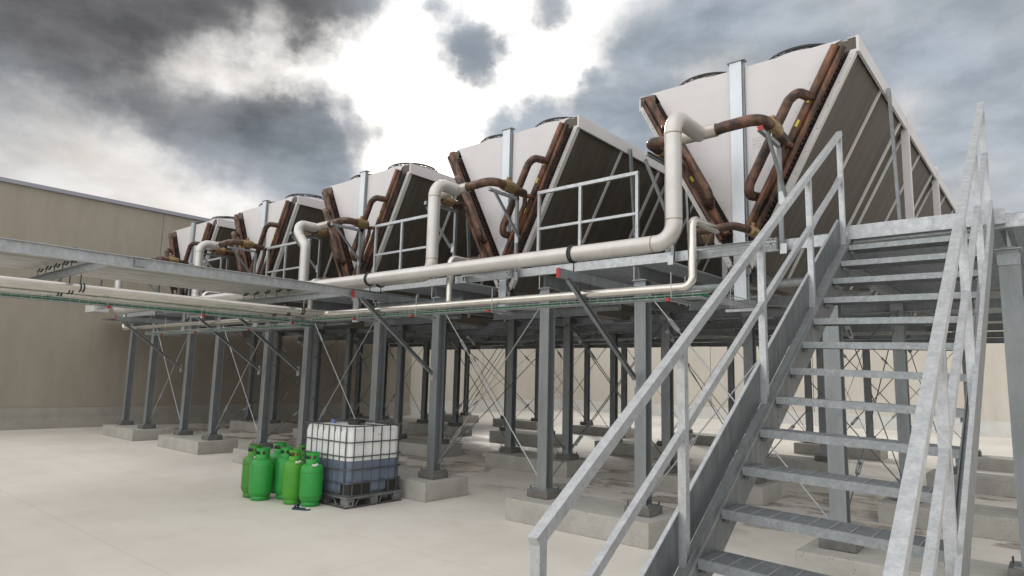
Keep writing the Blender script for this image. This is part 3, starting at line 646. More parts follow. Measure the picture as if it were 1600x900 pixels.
# ------------------------------------------------------------------ big suction pipes and small liquid pipes
ZP, ZQ = 3.25, 2.808
RY = [5.85, 6.05, 6.37, 6.13, 5.88]            # plan line of every riser
RX = [-2.86, -6.58, -10.27, -13.95, -17.66]
BX = [-9.30, -9.64, -9.98, -10.34, -10.70]     # where each pipe runs toward the viewer
WHO = ['rightmost cooler', 'second cooler', 'middle cooler', 'fourth cooler', 'farthest cooler']
YEND = -3.0
for k in range(5):
    t = thing('suction_pipe', (RX[k], RY[k], ZP), 'thick pale pipe rising in front of the %s and branching to its headers' % WHO[k], 'pipe', 'large pipes from the rack to the coolers')
    o = Vector((RX[k], RY[k], ZP)); rel = lambda p: tuple(Vector(p) - o)
    rr = .086
    yc = 6.50
    if k == 2: yc = 6.72
    top = 4.56
    tx = RX[k]
    run = [(BX[k], YEND, ZP), (BX[k], RY[k], ZP), (RX[k], RY[k], ZP), (RX[k], RY[k], top), (RX[k], yc, top)]
    if k == 2: tx = RX[k] - .27; run = run[:3] + [(RX[k], RY[k], 4.12), (tx, RY[k], 4.40), (tx, RY[k] + .02, top), (tx, yc, top)]
    MB().tube([rel(p) for p in run], rr, .19 if k != 2 else .13, 20, bs=9).build('pipe_run', 'pipe', t)
    xc = UX[k]
    # weld seams
    sm = MB()
    for q in ((RX[k], RY[k], ZP + .22), (RX[k], RY[k], top - .20)): sm.tube([rel((q[0], q[1], q[2] - .004)), rel((q[0], q[1], q[2] + .004))], rr + .004, seg=20, cap=False)
    sg = 1 if RX[k] > BX[k] else -1
    for q in [RX[k] - sg * .22]: sm.tube([rel((q - .004, RY[k], ZP)), rel((q + .004, RY[k], ZP))], rr + .004, seg=20, cap=False)
    build_each(sm, 'weld_seam', 'brass', t)
    # cross pipe: bare middle, copper ends turning back to the collectors
    MB().tube([rel((xc - .42, yc, top)), rel((xc + .16, yc, top + .01))], .072, seg=18, rad=lambda u: 1 + .06 * math.sin(u * 9)).build('cross_pipe', 'pipe_old', t)
    for s in (1, -1):
        x0 = xc + (.14 if s > 0 else -.40)
        MB().tube([rel((x0, yc, top + .006)), rel((x0 + s * .10, yc, top + .02)), rel((xc + s * .64, yc, top + .03)), rel((xc + s * .64, 7.19, top))], .062, .16, 16).build('copper_branch', 'copper_dark', t)
        # ball valve
        v = MB(); v.tube([rel((xc + s * .64, yc + .22, top + .02)), rel((xc + s * .64, yc + .28, top + .02)), rel((xc + s * .64, yc + .33, top + .02)), rel((xc + s * .64, yc + .39, top + .02)), rel((xc + s * .64, yc + .45, top + .02))], .078, seg=16, rad=lambda u: 1.0 + .15 * math.sin(u * math.pi))
        v.tube([rel((xc + s * .64, yc + .335, top + .08)), rel((xc + s * .64, yc + .335, top + .15))], .022, seg=8)
        v.tube([rel((xc + s * .64, yc + .335, top + .13)), rel((xc + s * .64, yc + .335, top + .155))], .032, seg=6); v.build('valve', 'brass', t)
LX = [-8.89, -9.30, -9.72, -10.15, -10.6]
LY = [5.98, 6.18, 6.40, 6.21, 6.02]
for k in range(5):
    rx = UX[k] + .18 if k else -2.73
    t = thing('liquid_pipe', (rx, LY[k], ZQ), 'slim steel pipe below the thick ones, feeding the %s' % WHO[k], 'pipe', 'slim pipes from the rack to the coolers')
    o = Vector((rx, LY[k], ZQ)); rel = lambda p: tuple(Vector(p) - o)
    zt = 3.49; yc = 6.60; xc = UX[k]
    MB().tube([rel(p) for p in ((LX[k], YEND, ZQ), (LX[k], LY[k], ZQ), (rx, LY[k], ZQ), (rx, LY[k], zt), (rx, yc, zt))], .043, .10, 14).build('pipe_run', 'pipe_steel', t)
    MB().tube([rel((xc - .22, 6.98, zt)), rel((xc - .22, yc - .03, zt + .0)), rel((xc + .28, yc, zt + .03)), rel((xc + .36, 6.98, zt + .03))], .044, .10, 12).build('copper_branch', 'copper_dark', t)
    for s in (1, -1):
        xx = xc + (.36 if s > 0 else -.22); x2 = xc + s * .24
        v = MB(); v.tube([rel((xx, 6.86, zt + .02)), rel((xx, 6.92, zt + .02)), rel((xx, 6.98, zt + .02)), rel((xx, 7.04, zt + .02))], .052, seg=12, rad=lambda u: 1 + .15 * math.sin(u * math.pi))
        v.tube([rel((xx, 6.95, zt + .05)), rel((xx, 6.95, zt + .12))], .018, seg=6); v.build('valve', 'brass', t)
        MB().tube([rel((xx, 7.03, zt + .02)), rel((xx, 7.20, zt + .02)), rel((x2, 7.27, 3.58)), rel((x2 + s * .03, 7.27, 3.68))], .036, .05, 10).build('header_connection', 'copper', t)

# support brackets that hold the branches
def bracket(k, s):
    x = UX[k] + s * .65
    t = thing('pipe_bracket', (x, 7.05, 3.31), 'grey channel bracket under the %s pipe branch of the %s' % ('right' if s > 0 else 'left', WHO[k]), 'bracket', 'strut brackets in front of the coolers')
    MB().csec((0, 0, -.02), (0, 0, 1.16), .04, .041, .004, (0, 1, 0), flip=s).build('upright', 'strut', t)
    MB().csec((0, .02, 1.14), (0, -.62, 1.14), .041, .041, .004, (0, 0, 1), flip=s).build('arm', 'galv', t)
    MB().csec((.028 * s, -.56, 1.10), (.028 * s, -.02, .56), .03, .03, .004, (0, 0, 1), flip=s).build('brace', 'galv', t)
    MB().box(-.024, .024, -.632, -.62, 1.115, 1.165).build('end_cap', 'red' if (k, s) in ((0, 1), (3, -1)) else 'galv', t)
    b = MB(); b.box(-.03, .03, -.028, -.022, .48, .62); b.box(-.035, .035, -.030, -.022, -.06, .05); build_each(b, 'bracket_plate', 'rod', t)
    b = MB(); b.tube([(.0, -.3, 1.15), (.0, -.3, 1.19)], .009, seg=6); b.build('stud', 'rod', t)
for k in range(5):
    for s in (1, -1): bracket(k, s)
# low cross channels hanging below the slim valve groups
for k in range(5):
    t = thing('hanger_channel', (UX[k], 6.95, 3.40), 'short galvanised channel under the slim valves of the %s' % WHO[k], 'bracket', 'channels carrying the slim valves')
    MB().csec((-.34, 0, -.02), (.60, 0, -.02), .041, .041, .004, flip=1).build('channel', 'galv_rail', t)
    for xx in (-.30, .54): MB().tube([(xx, .02, -.10), (xx, .02, .02)], .012, seg=6).build('leg', 'rod', t)
    MB().box(-.34, -.33, .0, .16, -.10, .02).build('bracket_plate', 'galv', t); MB().box(.59, .60, .0, .16, -.10, .02).build('bracket_plate', 'galv', t)

# ------------------------------------------------------------------ cantilever arms with diagonal struts on the front columns
def cantilever(x, where, yt=5.57):
    t = thing('cantilever_arm', (x, 7.2, 3.0), 'dark channel arm with diagonal strut on the front column %s' % where, 'bracket', 'cantilever arms on the front columns')
    a = MB(); a.csec((.02, .05, -.0), (.02, yt - 7.2, -.0), .041, .10, .005, flip=1); a.build('arm', 'strut', t)
    MB().box(-.024, .024, yt - 7.2 - .012, yt - 7.2, -.054, .054).build('end_cap', 'red', t)
    s = MB(); s.csec((.03, yt - 7.2 + .10, -.06), (.03, -.09, -1.10), .045, .050, .004, (0, 0, 1), flip=1); s.build('diagonal_strut', 'strut', t)
    h = MB(); h.box(.0, .07, -.10, -.078, -1.20, -1.02); h.build('hinge_plate', 'rod', t)
    c = MB()
    for yy, zz, rr in ((5.98, ZQ, .05), (6.18, ZQ, .05)) if x > -8 else ():
        c.tube([(0, yy - 7.2 + rr * math.cos(q * math.pi / 8), zz - 3.0 + rr * math.sin(q * math.pi / 8)) for q in range(17)], .007, seg=5, cap=False)
        c.tube([(0, yy - 7.2, zz - 3 + rr), (0, yy - 7.2, -.04)], .006, seg=5)
    for yy, zz, rr in ((5.85, ZP, .094), (6.05, ZP, .094)) if x > -8 else ():
        if yy > 6 and x > -5: continue
        c.tube([(-.0, yy - 7.2 + rr * math.cos(q * math.pi / 10), zz - 3.0 + rr * math.sin(q * math.pi / 10)) for q in range(21)], .010, seg=6, cap=False)
        c.tube([(-.03, yy - 7.2 + rr * math.cos(q * math.pi / 10), zz - 3.0 + rr * math.sin(q * math.pi / 10)) for q in range(21)], .010, seg=6, cap=False)
        c.tube([(0, yy - 7.2, .04), (0, yy - 7.2, zz - 3 - rr)], .008, seg=5)
    if c.v: build_each(c, 'pipe_clamp', 'rubber', t)
for x, wn in ((-4.06, 'beside the staircase'), (-7.66, 'right of the liquid tank'), (-11.46, 'behind the gas cylinders'), (-12.94, 'left of the gas cylinders'), (-16.66, 'near the far left end')): cantilever(x, wn)

# ------------------------------------------------------------------ pipe rack coming toward the viewer
t = thing('pipe_rack', (-9.2, 5.4, 3.02), 'long galvanised channel frame carrying five parallel pipes at the left', 'pipe rack')
o = Vector((-9.2, 5.4, 3.02))
def RK(m_, n_, mt): return m_.build(n_, mt, t)
RK(MB().csec((1.47, -8, .0), (1.47, 1.62, .0), .055, .122, .006, flip=1), 'side_channel', 'galv_rail')
RK(MB().csec((-1.90, -8, .0), (-1.90, .02, .0), .055, .10, .006, flip=-1), 'side_channel', 'strut')
for yy in (.07, -2.9, -5.6): RK(MB().csec((-2.2 if yy > 0 else -1.9, yy, -.012), (1.44, yy, -.012), .05, .10, .006, flip=1), 'cross_channel', 'galv')
RK(MB().csec((1.0, 1.0, -.075), (2.9, 1.0, -.075), .04, .041, .004, flip=1), 'cross_channel', 'strut')
for xx in (-1.9, 1.5): RK(MB().hsec((xx, -7.4, -3.02), (xx, -7.4, -.06), .14, .14), 'column', 'galv_dull')
cl = MB()
for k in range(5):
    for yy in (.12, -2.85, -5.55):
        for q_, (xx, zz, rr) in enumerate(((BX[k], ZP, .093), (LX[k], ZQ, .050))):
            if yy < -5: continue
            for dy in (0, .035): cl.tube([(xx - o.x + rr * math.cos(q * math.pi / 8), yy + dy, zz - o.z + rr * math.sin(q * math.pi / 8)) for q in range(17)], .008, seg=5, cap=False)
            if q_: cl.tube([(xx - o.x, yy, zz - o.z + rr), (xx - o.x, yy, -.05)], .006, seg=5)
            else: cl.tube([(xx - o.x, yy, zz - o.z - rr), (xx - o.x, yy, -.14)], .006, seg=5)
build_each(cl, 'pipe_clamp', 'rubber', t)
rd = MB()
for k in range(5):
    rd.box(BX[k] - o.x - .01, BX[k] - o.x + .01, .06, .08, -.13, -.10)
build_each(rd, 'nut', 'rod', t)
RK(MB().box(1.505, 1.511, -2.70, -2.58, -.04, .04), 'joint_plate', 'galv')
RK(MB().box(1.505, 1.511, .9, 1.0, -.04, .04), 'joint_plate', 'galv')

# ------------------------------------------------------------------ wire cable trays
def tray(name, pts, label, cables, z, hang, zr=2.96):
    t = thing('cable_tray', (pts[0][0], pts[0][1], z), label, 'cable tray', 'wire cable trays under the pipes')
    W_, H_ = .10, .055; b = MB()
    o = Vector((pts[0][0], pts[0][1], z)); A, B = Vector((*pts[0], 0)), Vector((*pts[1], 0)); d = (B - A); ln = d.length; d.normalize(); n = Vector((-d.y, d.x, 0))
    def q(u, v, h): p = A + d * u + n * v; return Vector((p.x, p.y, z + h)) - o
    for v, h in ((-W_, H_), (W_, H_), (-W_, 0), (W_, 0), (-W_ / 3, 0), (W_ / 3, 0), (-W_, H_ / 2), (W_, H_ / 2)): b.tube([q(0, v, h), q(ln, v, h)], .0035 if h < H_ else .005, seg=5)
    u = 0.0
    while u < ln: b.tube([q(u, -W_, H_), q(u, -W_, 0), q(u, W_, 0), q(u, W_, H_)], .003, seg=4, cap=False); u += .1
    b.build('wire_basket', 'galv_rail', t)
    if cables:
        c = MB()
        for j in range(cables):
            v0 = -W_ * .8 + j * W_ * 1.6 / max(1, cables - 1)
            c.tube([q(ln * i / 24, v0 + random.uniform(-.01, .01), .016 + random.uniform(0, .016)) for i in range(25)], .009 + .0008 * cables, seg=6)
        c.build('cables', 'green_cable', t)
    hg = MB(); cp = MB(); rdm = MB()
    for u in hang:
        hg.csec(q(u, -.22, -.03), q(u, .22, -.03), .03, .03, .003, flip=1)
        rdm.tube([q(u, -.16, -.05), q(u, -.16, zr - z)], .005, seg=5); rdm.tube([q(u, .16, -.05), q(u, .16, zr - z)], .005, seg=5)
        p = q(u, -.22, -.03); cp.box(p.x - .017, p.x + .017, p.y - .017, p.y + .017, p.z - .017, p.z + .017)
    if hang: build_each(hg, 'hanger_bar', 'galv_rail', t); build_each(rdm, 'hanger_rod', 'rod', t); build_each(cp, 'end_cap', 'red', t)
    return t
tray('a', (( -9.34, 6.10), (-2.65, 6.10)), 'wire cable tray with few cables under the slim pipe, left of the stairs', 4, 2.71, (1.3, 2.6, 4.0, 6.4))
tray('b', ((-9.47, -3.0), (-9.47, 6.10)), 'wire cable tray full of green cables under the pipe rack', 9, 2.668, (6.0, 7.2, 8.6), 2.76)
tray('c', ((-16.0, 6.08), (-9.62, 6.08)), 'wire cable tray with green cables leading to the far left columns', 5, 2.63, (1.2, 2.8, 4.9))
tray('d', ((-2.64, 6.22), (-2.64, 7.4)), 'short empty end piece of wire cable tray behind the handrail', 0, 2.71, (.9,))

# ------------------------------------------------------------------ staircase
ns = 15
def ny(i): return 7.235 - .3225 * i
def nz_(i): return 3.45 - .2075 * i
XS0, XS1 = -1.53, -.445
st = thing('staircase', ((XS0 + XS1) / 2, 1.9, 0), 'galvanised steel staircase with open grating treads rising to the platform', 'staircase')
so_ = Vector(((XS0 + XS1) / 2, 1.9, 0)); S = lambda x, y, z: tuple(Vector((x, y, z)) - so_)
slope = .2075 / .3225
def zl(y): return 3.45 + (y - 7.235) * slope       # nosing line
def dip(i, x): return -.035 * min(1, i / 8) * (x - XS0)   # treads sag a little to the right
for sd, x in (('left', XS0), ('right', XS1)):
    s = -1 if sd == 'left' else 1
    sp = MB(); ya, yb = 1.85, 7.12
    # deep web plate below the nosings, top flange, toe plate above
    xi = x; xo = x + s * .008
    pt = [(ya + .25, zl(ya + .25) - .30), (yb, zl(yb) - .30 if False else 3.18), (yb, zl(yb) + .0), (ya - .05, zl(ya - .05)), (ya - .05, max(0.0, zl(ya - .05) - .1)), (ya + .02, 0)]
    pt = [(yb, zl(yb) - .02), (yb, zl(yb) - .29), (2.22, zl(2.22) - .29), (2.15, 0.0), (1.95, 0.0), (1.72, zl(1.72) - .02)]
    sp.poly([S(xi, a, max(b, 0)) for a, b in pt], (s * .008, 0, 0))
    strg = sp.build('stringer', 'plate', st)
    fl = MB(); dv = Vector((0, 1, slope)).normalized()
    fl.bar(S(x + s * .032, 1.72, zl(1.72) + .0), S(x + s * .032, 7.14, zl(7.14) + .0), .072, .022, (0, 0, 1)); fl.build('flange', 'flange', strg)
    tp = MB(); ya2, yb2 = 1.75, 6.88
    tp.poly([S(x + s * .068, ya2, zl(ya2) + .02), S(x + s * .068, yb2 + .12, zl(yb2 + .12) + .02), S(x + s * .068, yb2, zl(yb2) + .29), S(x + s * .068, ya2, zl(ya2) + .29)], (s * .010, 0, 0))
    tp.build('toe_plate', 'plate', strg)
    MB().bar(S(x + s * .073, ya2, zl(ya2) + .292), S(x + s * .073, yb2 - .02, zl(yb2 - .02) + .292), .022, .008, (0, 0, 1)).build('toe_plate_edge', 'galv_rail', strg)
    # handrail
    xr = x + s * .045
    hr = MB(); hr.tube
    top = 1.20
    def za(y): return 1.28 + (y - 2.06) * .640
    rail = hr.bar(S(xr, 2.03, za(2.03)), S(xr, 6.97, za(6.97)), .048, .05, (0, 0, 1)).build('handrail', 'galv_rail', st)
    m_ = MB(); m_.bar(S(xr, 2.10, za(2.1) - .46), S(xr, 6.95, za(6.95) - .46), .034, .045, (0, 0, 1)); m_.build('mid_rail', 'galv_rail', rail)
    for yp in (2.06, 3.31, 4.58, 5.80, 6.94):
        p_ = MB(); p_.bar(S(xr, yp, zl(yp) + .0), S(xr, yp, za(yp) - .01), .045, .045, (0, 1, 0)); p_.build('post', 'galv_rail', rail)
trd = None
for i in range(1, 16):
    z = nz_(i); y = ny(i); a, b = XS0 + .004, XS1 - .004
    if trd is None:
        trd = thing('tread', (0, 0, 0), '', ''); trd.parent = st
        for kx in ('label', 'category'):
            if kx in trd.keys(): del trd[kx]
    wd = b - a; me = MB()
    bpy_t = None
    if i == 1:
        D_ = .27
        q = -1
        me.box(0, wd, -.002, .004, -.046, .003); me.box(0, wd, .004, .014, -.002, .003)
        tr0 = me.build('tread', 'galv', st); bpy.data.objects.remove(trd); trd = tr0
        gt = MB(); yy = .018
        gt.box(0, wd, D_ - .004, D_, -.04, 0)
        while yy < D_ - .008: gt.box(.006, wd - .006, yy, yy + .0025, -.032, -.001); yy += .0105
        for xx in (0, wd - .005): gt.box(xx, xx + .005, .006, D_ - .006, -.04, 0)
        gt.build('grating', 'strut', trd)
        cr2 = MB(); xx = .05
        while xx < wd - .03: cr2.box(xx, xx + .006, .014, D_ - .005, -.010, .0015); xx += .10
        cr2.build('cross_wires', 'galv_rail', trd)
        lg = MB()
        for xx in (.0, wd - .03): lg.box(xx, xx + .03, .04, .16, -.075, -.046)
        build_each(lg, 'tread_bracket', 'galv_dull', trd); o_ = trd
    else:
        o_ = copy_tree(trd, st)
    o_.location = S(a, y, z); o_.rotation_euler = (0, math.atan(.032 * min(1, i / 8)), 0)
lb = MB(); lb.box(*[v - so_.x for v in (XS0 - .03, XS1 + .15)], 7.10 - so_.y - .06, 7.10 - so_.y - .0, 3.33, 3.47); lb.build('landing_beam', 'galv_rail', st)

# ------------------------------------------------------------------ liquid tank (caged plastic container on a pallet)
ib = thing('liquid_tank', (-8.36, 6.22, 0), 'white plastic tank half full of blue liquid in a grey cage on a pallet', 'tank')
def rbox(x0, x1, y0, y1, z0, z1, r=.10, rz=.04, seg=5):
    """box with rounded vertical corners and eased top/bottom edges"""
    def ring(ins, z):
        out = []
        for cx, cy, a0 in ((x1 - r, y1 - r, 0), (x0 + r, y1 - r, 90), (x0 + r, y0 + r, 180), (x1 - r, y0 + r, 270)):
            for k in range(seg + 1):
                a = R(a0 + 90 * k / seg); out.append((cx + (r - ins) * math.cos(a), cy + (r - ins) * math.sin(a), z))
        return out
    rings = []
    if rz: rings += [ring(rz, z0), ring(rz * .3, z0 + rz * .3), ring(0, z0 + rz)]
    else: rings += [ring(0, z0)]
    if rz: rings += [ring(0, z1 - rz), ring(rz * .3, z1 - rz * .3), ring(rz, z1)]
    else: rings += [ring(0, z1)]
    m_ = MB(); n = len(rings[0]); vs = [v for r_ in rings for v in r_]
    m_.add(vs, [(i * n + k, i * n + (k + 1) % n, (i + 1) * n + (k + 1) % n, (i + 1) * n + k) for i in range(len(rings) - 1) for k in range(n)], True)
    m_.add(rings[0], [tuple(range(n))[::-1]]); m_.add(rings[-1], [tuple(range(n))]); return m_
HX, HY = .575, .475
bt = rbox(-HX, HX, -HY, HY, .655, 1.11, .12, 0); 
bt = MB()
bt.v, bt.f, bt.sm = rbox(-HX, HX, -HY, HY, .653, 1.11, .12, .045).v, rbox(-HX, HX, -HY, HY, .653, 1.11, .12, .045).f, rbox(-HX, HX, -HY, HY, .653, 1.11, .12, .045).sm
# keep a straight bottom on the upper shell
bt2 = rbox(-HX, HX, -HY, HY, .60, 1.12, .12, .05)
low = [i for i, v in enumerate(bt2.v) if v[2] < .66]
for i in low:
    pass
up_ = MB()
def ringpts(x0, x1, y0, y1, r, ins, z, seg=6):
    out = []
    for cx, cy, a0 in ((x1 - r, y1 - r, 0), (x0 + r, y1 - r, 90), (x0 + r, y0 + r, 180), (x1 - r, y0 + r, 270)):
        for k in range(seg + 1):
            a = R(a0 + 90 * k / seg); out.append((cx + (r - ins) * math.cos(a), cy + (r - ins) * math.sin(a), z))
    return out
def shell(rings, captop=True, capbot=True):
    m_ = MB(); n = len(rings[0]); vs = [v for r_ in rings for v in r_]
    m_.add(vs, [(i * n + k, i * n + (k + 1) % n, (i + 1) * n + (k + 1) % n, (i + 1) * n + k) for i in range(len(rings) - 1) for k in range(n)], True)
    if capbot: m_.add(rings[0], [tuple(range(n))[::-1]])
    if captop: m_.add(rings[-1], [tuple(range(n))])
    return m_
rp = lambda ins, z: ringpts(-HX, HX, -HY, HY, .12, ins, z)
bot = shell([rp(0, .66), rp(0, 1.05), rp(.012, 1.085), rp(.04, 1.10), rp(.08, 1.105)]).build('bottle', 'plastic', ib)
rim = MB()
for z in (.655,): rim.add(*[[*rp(-.002, .64), *rp(-.002, .662)], [(k, (k + 1) % 28, (k + 1) % 28 + 28, k + 28) for k in range(28)]], True)
rim.build('liquid_rim', 'white_plastic', ib)
shell([rp(.06, .15), rp(.02, .17), rp(.0, .20), rp(0, .657)]).build('liquid', 'liquid', ib)
# shallow vertical ribs of the blow-moulded wall
rb = MB()
for yy in (-.30, -.02, .26): rb.bbox(HX - .02, HX + .010, yy - .09, yy + .09, .68, 1.04, .009)
for xx in (-.42, -.21, 0, .21, .40): rb.bbox(xx - .07, xx + .07, -HY - .010, -HY + .02, .68, 1.04, .009)
build_each(rb, 'bottle_rib', 'plastic', bot)
lr = MB()
for yy in (-.30, -.02, .26): lr.bbox(HX - .02, HX + .010, yy - .09, yy + .09, .22, .64, .009)
for xx in (-.42, -.21, 0, .21, .40): lr.bbox(xx - .07, xx + .07, -HY - .010, -HY + .02, .22, .64, .009)
build_each(lr, 'liquid_rib', 'liquid', ib)
MB().lathe([(0, 1.175), (.10, 1.175), (.125, 1.165), (.13, 1.10), (.15, 1.098)], 28, (.05, .02, 0)).build('lid', 'black', ib)
MB().lathe([(0, 1.16), (.035, 1.16), (.04, 1.10)], 16, (-.38, -.10, 0)).build('vent_cap', 'blue_ink', ib)
cg = MB(); CX, CY, cr_ = .60, .50, .10
def ringtube(z, r_=.0095): 
    p = ringpts(-CX, CX, -CY, CY, cr_, 0, z, 5); cg.tube(p + [p[0]], r_, seg=8, cap=False)
for z in (.17, .335, .52, .70, .90, 1.125): ringtube(z)
for j in range(7):
    yy = -CY + .10 + j * (2 * CY - .2) / 5
    if j < 6:
        for s in (-1, 1): cg.tube([(s * (CX - .016), yy, .14), (s * (CX - .016), yy, 1.13)], .009, seg=8)
for j in range(8):
    xx = -CX + .10 + j * (2 * CX - .2) / 7
    for s in (-1, 1): cg.tube([(xx, s * (CY - .016), .14), (xx, s * (CY - .016), 1.13)], .009, seg=8)
cg.tube([(-CX, 0, 1.13), (CX, 0, 1.13)], .010, seg=8); cg.build('cage', 'cage', ib)
dk = MB()
cpn = []
def corner(x, y, z0, z1, sx, sy, lx, ly):
    m_ = []; c = .115; px = HX + .014; py = HY + .014
    a = [(sx * px, sy * (py - ly))] + [(sx * (px - c + c * math.cos(q * math.pi / 10)), sy * (py - c + c * math.sin(q * math.pi / 10))) for q in range(6)] + [(sx * (px - lx), sy * py)]
    b = [(u_ - sx * .008 if abs(abs(u_) - px) < .02 else u_, v_ - (sy * .008 if abs(abs(v_) - py) < .02 else 0)) for u_, v_ in a]
    for i in range(len(a) - 1):
        dk.add([(*a[i], z0), (*a[i + 1], z0), (*a[i + 1], z1), (*a[i], z1)], [(0, 1, 2, 3)], True)
corner(0, 0, .155, .335, 1, -1, .16, .40); dk.build('corner_protector', 'black', ib); dk = MB(); corner(0, 0, .155, .335, 1, 1, .2, .30)
dk.build('corner_protector', 'black', ib)
pl = MB(); pl.box(-.60, .60, -.50, .50, .125, .155)
for xx in (-.53, 0, .53): pl.box(xx - .06, xx + .06, -.5, .5, .008, .022)
build_each(pl, 'pallet_board', 'pallet', ib)
ft = MB()
for xx in (-.52, 0, .52):
    for yy in (-.42, 0, .42): ft.bbox(xx - .075, xx + .075, yy - .072, yy + .072, .0, .124, .02)
build_each(ft, 'pallet_foot', 'pallet', ib)
sk = MB()
sk.tube([(.60, -.34, .03), (.60, -.30, .11), (.60, -.1, .12), (.60, -.07, .03)], .010, .04, 6); sk.tube([(.60, .08, .03), (.60, .12, .11), (.60, .30, .12), (.60, .34, .03)], .010, .04, 6)
for a in (-.44, .05): sk.tube([(a, -.505, .03), (a + .06, -.505, .11), (a + .28, -.505, .11), (a + .34, -.505, .03)], .010, .04, 6)
sk.tube([(.60, -.5, .012), (.60, .5, .012)], .010, seg=6); sk.tube([(-.6, -.505, .012), (.6, -.505, .012)], .010, seg=6); build_each(sk, 'pallet_skid', 'cage', ib)
hl = MB().lathe([(0, 0), (.022, 0)], 14, (0, 0, 0), 'x'); h_ = hl.build('foot_hole', 'black', ib); h_.location = (.597, -.42, .065)
MB().box(HX + .0105, HX + .012, .02, .06, .99, 1.005).build('small_label', 'ink', ib)

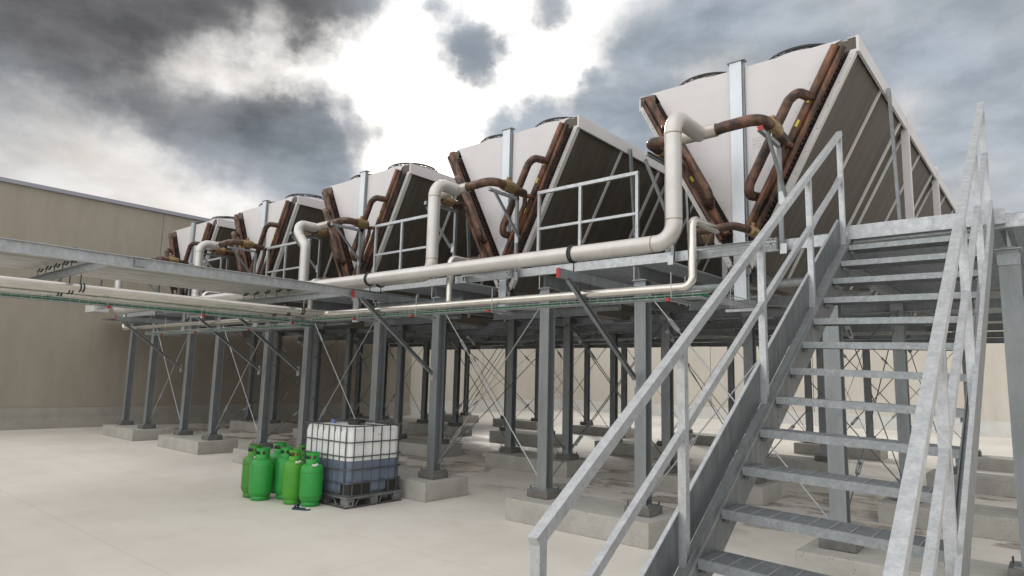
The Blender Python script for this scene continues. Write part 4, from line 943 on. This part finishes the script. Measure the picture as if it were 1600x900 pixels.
# ------------------------------------------------------------------ gas cylinders
def cyl(x, y, r, h, paint, rot, label, bands, lab=False):
    t = thing('gas_cylinder', (x, y, 0), label, 'gas cylinder', 'green gas cylinders on the floor', R(rot))
    hb = h - .155
    pr = [(0, .05), (r * .62, .052), (r * .86, .075), (r * .98, .12), (r, .16), (r, hb - .09), (r * .96, hb - .05), (r * .82, hb - .015), (r * .55, hb + .005), (r * .3, hb + .012), (0, hb + .015)]
    MB().lathe(pr, 36).build('body', paint, t)
    MB().lathe([(r * .72, .0), (r * .76, .0), (r * .78, .075), (r * .74, .075), (r * .72, .0)], 32).build('foot_ring', paint, t)
    fh = MB()
    for a in (-100, -60, -20, -140): fh.lathe([(0, 0), (.008, 0)], 8, (0, 0, 0))
    # collar with two rounded windows
    rc = r * .58; sg_ = 56; z0, z1 = hb - .005, h; wz0, wz1 = h - .085, h - .040; cm = MB(); vs = []
    lv = [z0, wz0, wz1, z1]
    for rr in (rc, rc - .005):
        for zz in lv:
            for k in range(sg_): a = 2 * math.pi * k / sg_; vs.append((rr * math.cos(a), rr * math.sin(a), zz))
    fs = []
    def win(k):
        a = 360 * (k + .5) / sg_
        return 230 < a < 310 or 325 < a < 352 or 60 < a < 120
    for k in range(sg_):
        k2 = (k + 1) % sg_
        for lvl in range(3):
            if lvl == 1 and win(k): continue
            for sft in (0, 4):
                i0 = (lvl + sft) * sg_; i1 = (lvl + 1 + sft) * sg_; fs.append((i0 + k, i0 + k2, i1 + k2, i1 + k))
        fs.append((3 * sg_ + k, 3 * sg_ + k2, 7 * sg_ + k2, 7 * sg_ + k))
        if win(k): fs.append((1 * sg_ + k, 1 * sg_ + k2, 5 * sg_ + k2, 5 * sg_ + k)); fs.append((2 * sg_ + k, 2 * sg_ + k2, 6 * sg_ + k2, 6 * sg_ + k))
    cm.add(vs, fs, True); cm.tube([((rc - .002) * math.cos(q * math.pi / 20), (rc - .002) * math.sin(q * math.pi / 20), h) for q in range(41)], .006, seg=6, cap=False)
    cm.build('collar', paint, t)
    v = MB(); v.tube([(0, 0, hb), (0, 0, h - .03)], .022, seg=12); v.tube([(0, 0, h - .065), (.05, -.02, h - .065)], .014, seg=10); vv = v.build('valve', 'brass', t)
    w_ = MB(); w_.tube([(-.0, -.035, h - .062), (-.0, -.02, h - .062)], .024, seg=12); w_.tube([(.025, -.02, h - .062), (.06, -.028, h - .062)], .018, seg=10); w_.build('handwheel', 'red', vv)
    w_ = MB(); w_.tube([(-.02, -.03, h - .058), (-.052, -.028, h - .058)], .017, seg=10); w_.build('dust_cap', 'blue_ink', vv)
    if bands:
        for zz in (.135, hb - .115): MB().lathe([(r + .0006, zz), (r + .0022, zz + .003), (r + .0006, zz + .006)], 36).build('seam_line', 'rust', t)
    if lab:
        q = MB(); q.tube([(r * .75, -.01, hb - .0), (r * .82, -.05, hb - .012), (r * .72, -.09, hb - .005)], .018, seg=6); q.build('paper_tag', 'white_plastic', t)
    return t
cyl(-9.50, 5.27, .158, .755, 'green_dark', 10, 'dull green gas cylinder at the left end of the group, half hidden, with rust seams', True, True)
cyl(-9.20, 5.24, .170, .74, 'green', -2, 'plain bright green gas cylinder standing in front at the left of the group', False)
cyl(-9.57, 5.74, .155, .755, 'green', 20, 'gas cylinder at the back left whose collar rises in the gap of the group', False)
cyl(-9.04, 5.54, .150, .745, 'green', -8, 'smooth green gas cylinder in the middle of the group', False)
cyl(-8.63, 5.42, .150, .755, 'green_yellow', 15, 'yellowish green gas cylinder, second from the right, with a white paper tag', False, True)
cyl(-9.12, 5.88, .140, .755, 'green_dark', 70, 'gas cylinder hidden behind the yellowish one, only its open collar showing', False, True)
cyl(-8.33, 5.52, .163, .735, 'green', 3, 'green gas cylinder with rusty seam lines, nearest the liquid tank', True, True)

# ------------------------------------------------------------------ slipper
t = thing('slipper', (-8.15, 5.27, 0), 'dark blue slipper with a white heel lying in front of the cylinders', 'slipper', None, R(25))
outl = [(-.13, -.03), (-.10, -.045), (0, -.04), (.08, -.038), (.13, -.02), (.135, .01), (.10, .035), (0, .035), (-.09, .045), (-.13, .02)]
MB().poly([(a, b, .0) for a, b in outl], (0, 0, .022)).build('sole', 'navy', t)
MB().tube([(-.09, -.04, .02), (-.07, -.03, .06), (-.05, 0, .078), (-.06, .03, .06), (-.08, .042, .02)], .016, .02, 8).build('strap', 'navy', t)
MB().poly([(.085, -.03, .023), (.125, -.018, .023), (.13, .01, .023), (.095, .03, .023)], (0, 0, .008)).build('heel_pad', 'white_plastic', t)

# ------------------------------------------------------------------ bits of roof equipment beyond the far cooler
t = thing('equipment_box', (-21.3, 6.6, 3.43), 'small grey box with a short mast on the platform beyond the farthest cooler', 'box')
MB().bbox(-.35, .35, -.2, .2, .0, .42, .02).build('casing', 'grey_paint', t); MB().tube([(.1, 0, .4), (.1, 0, .95)], .03, seg=8).build('mast', 'rod_dark', t)

bpy.context.view_layer.update()
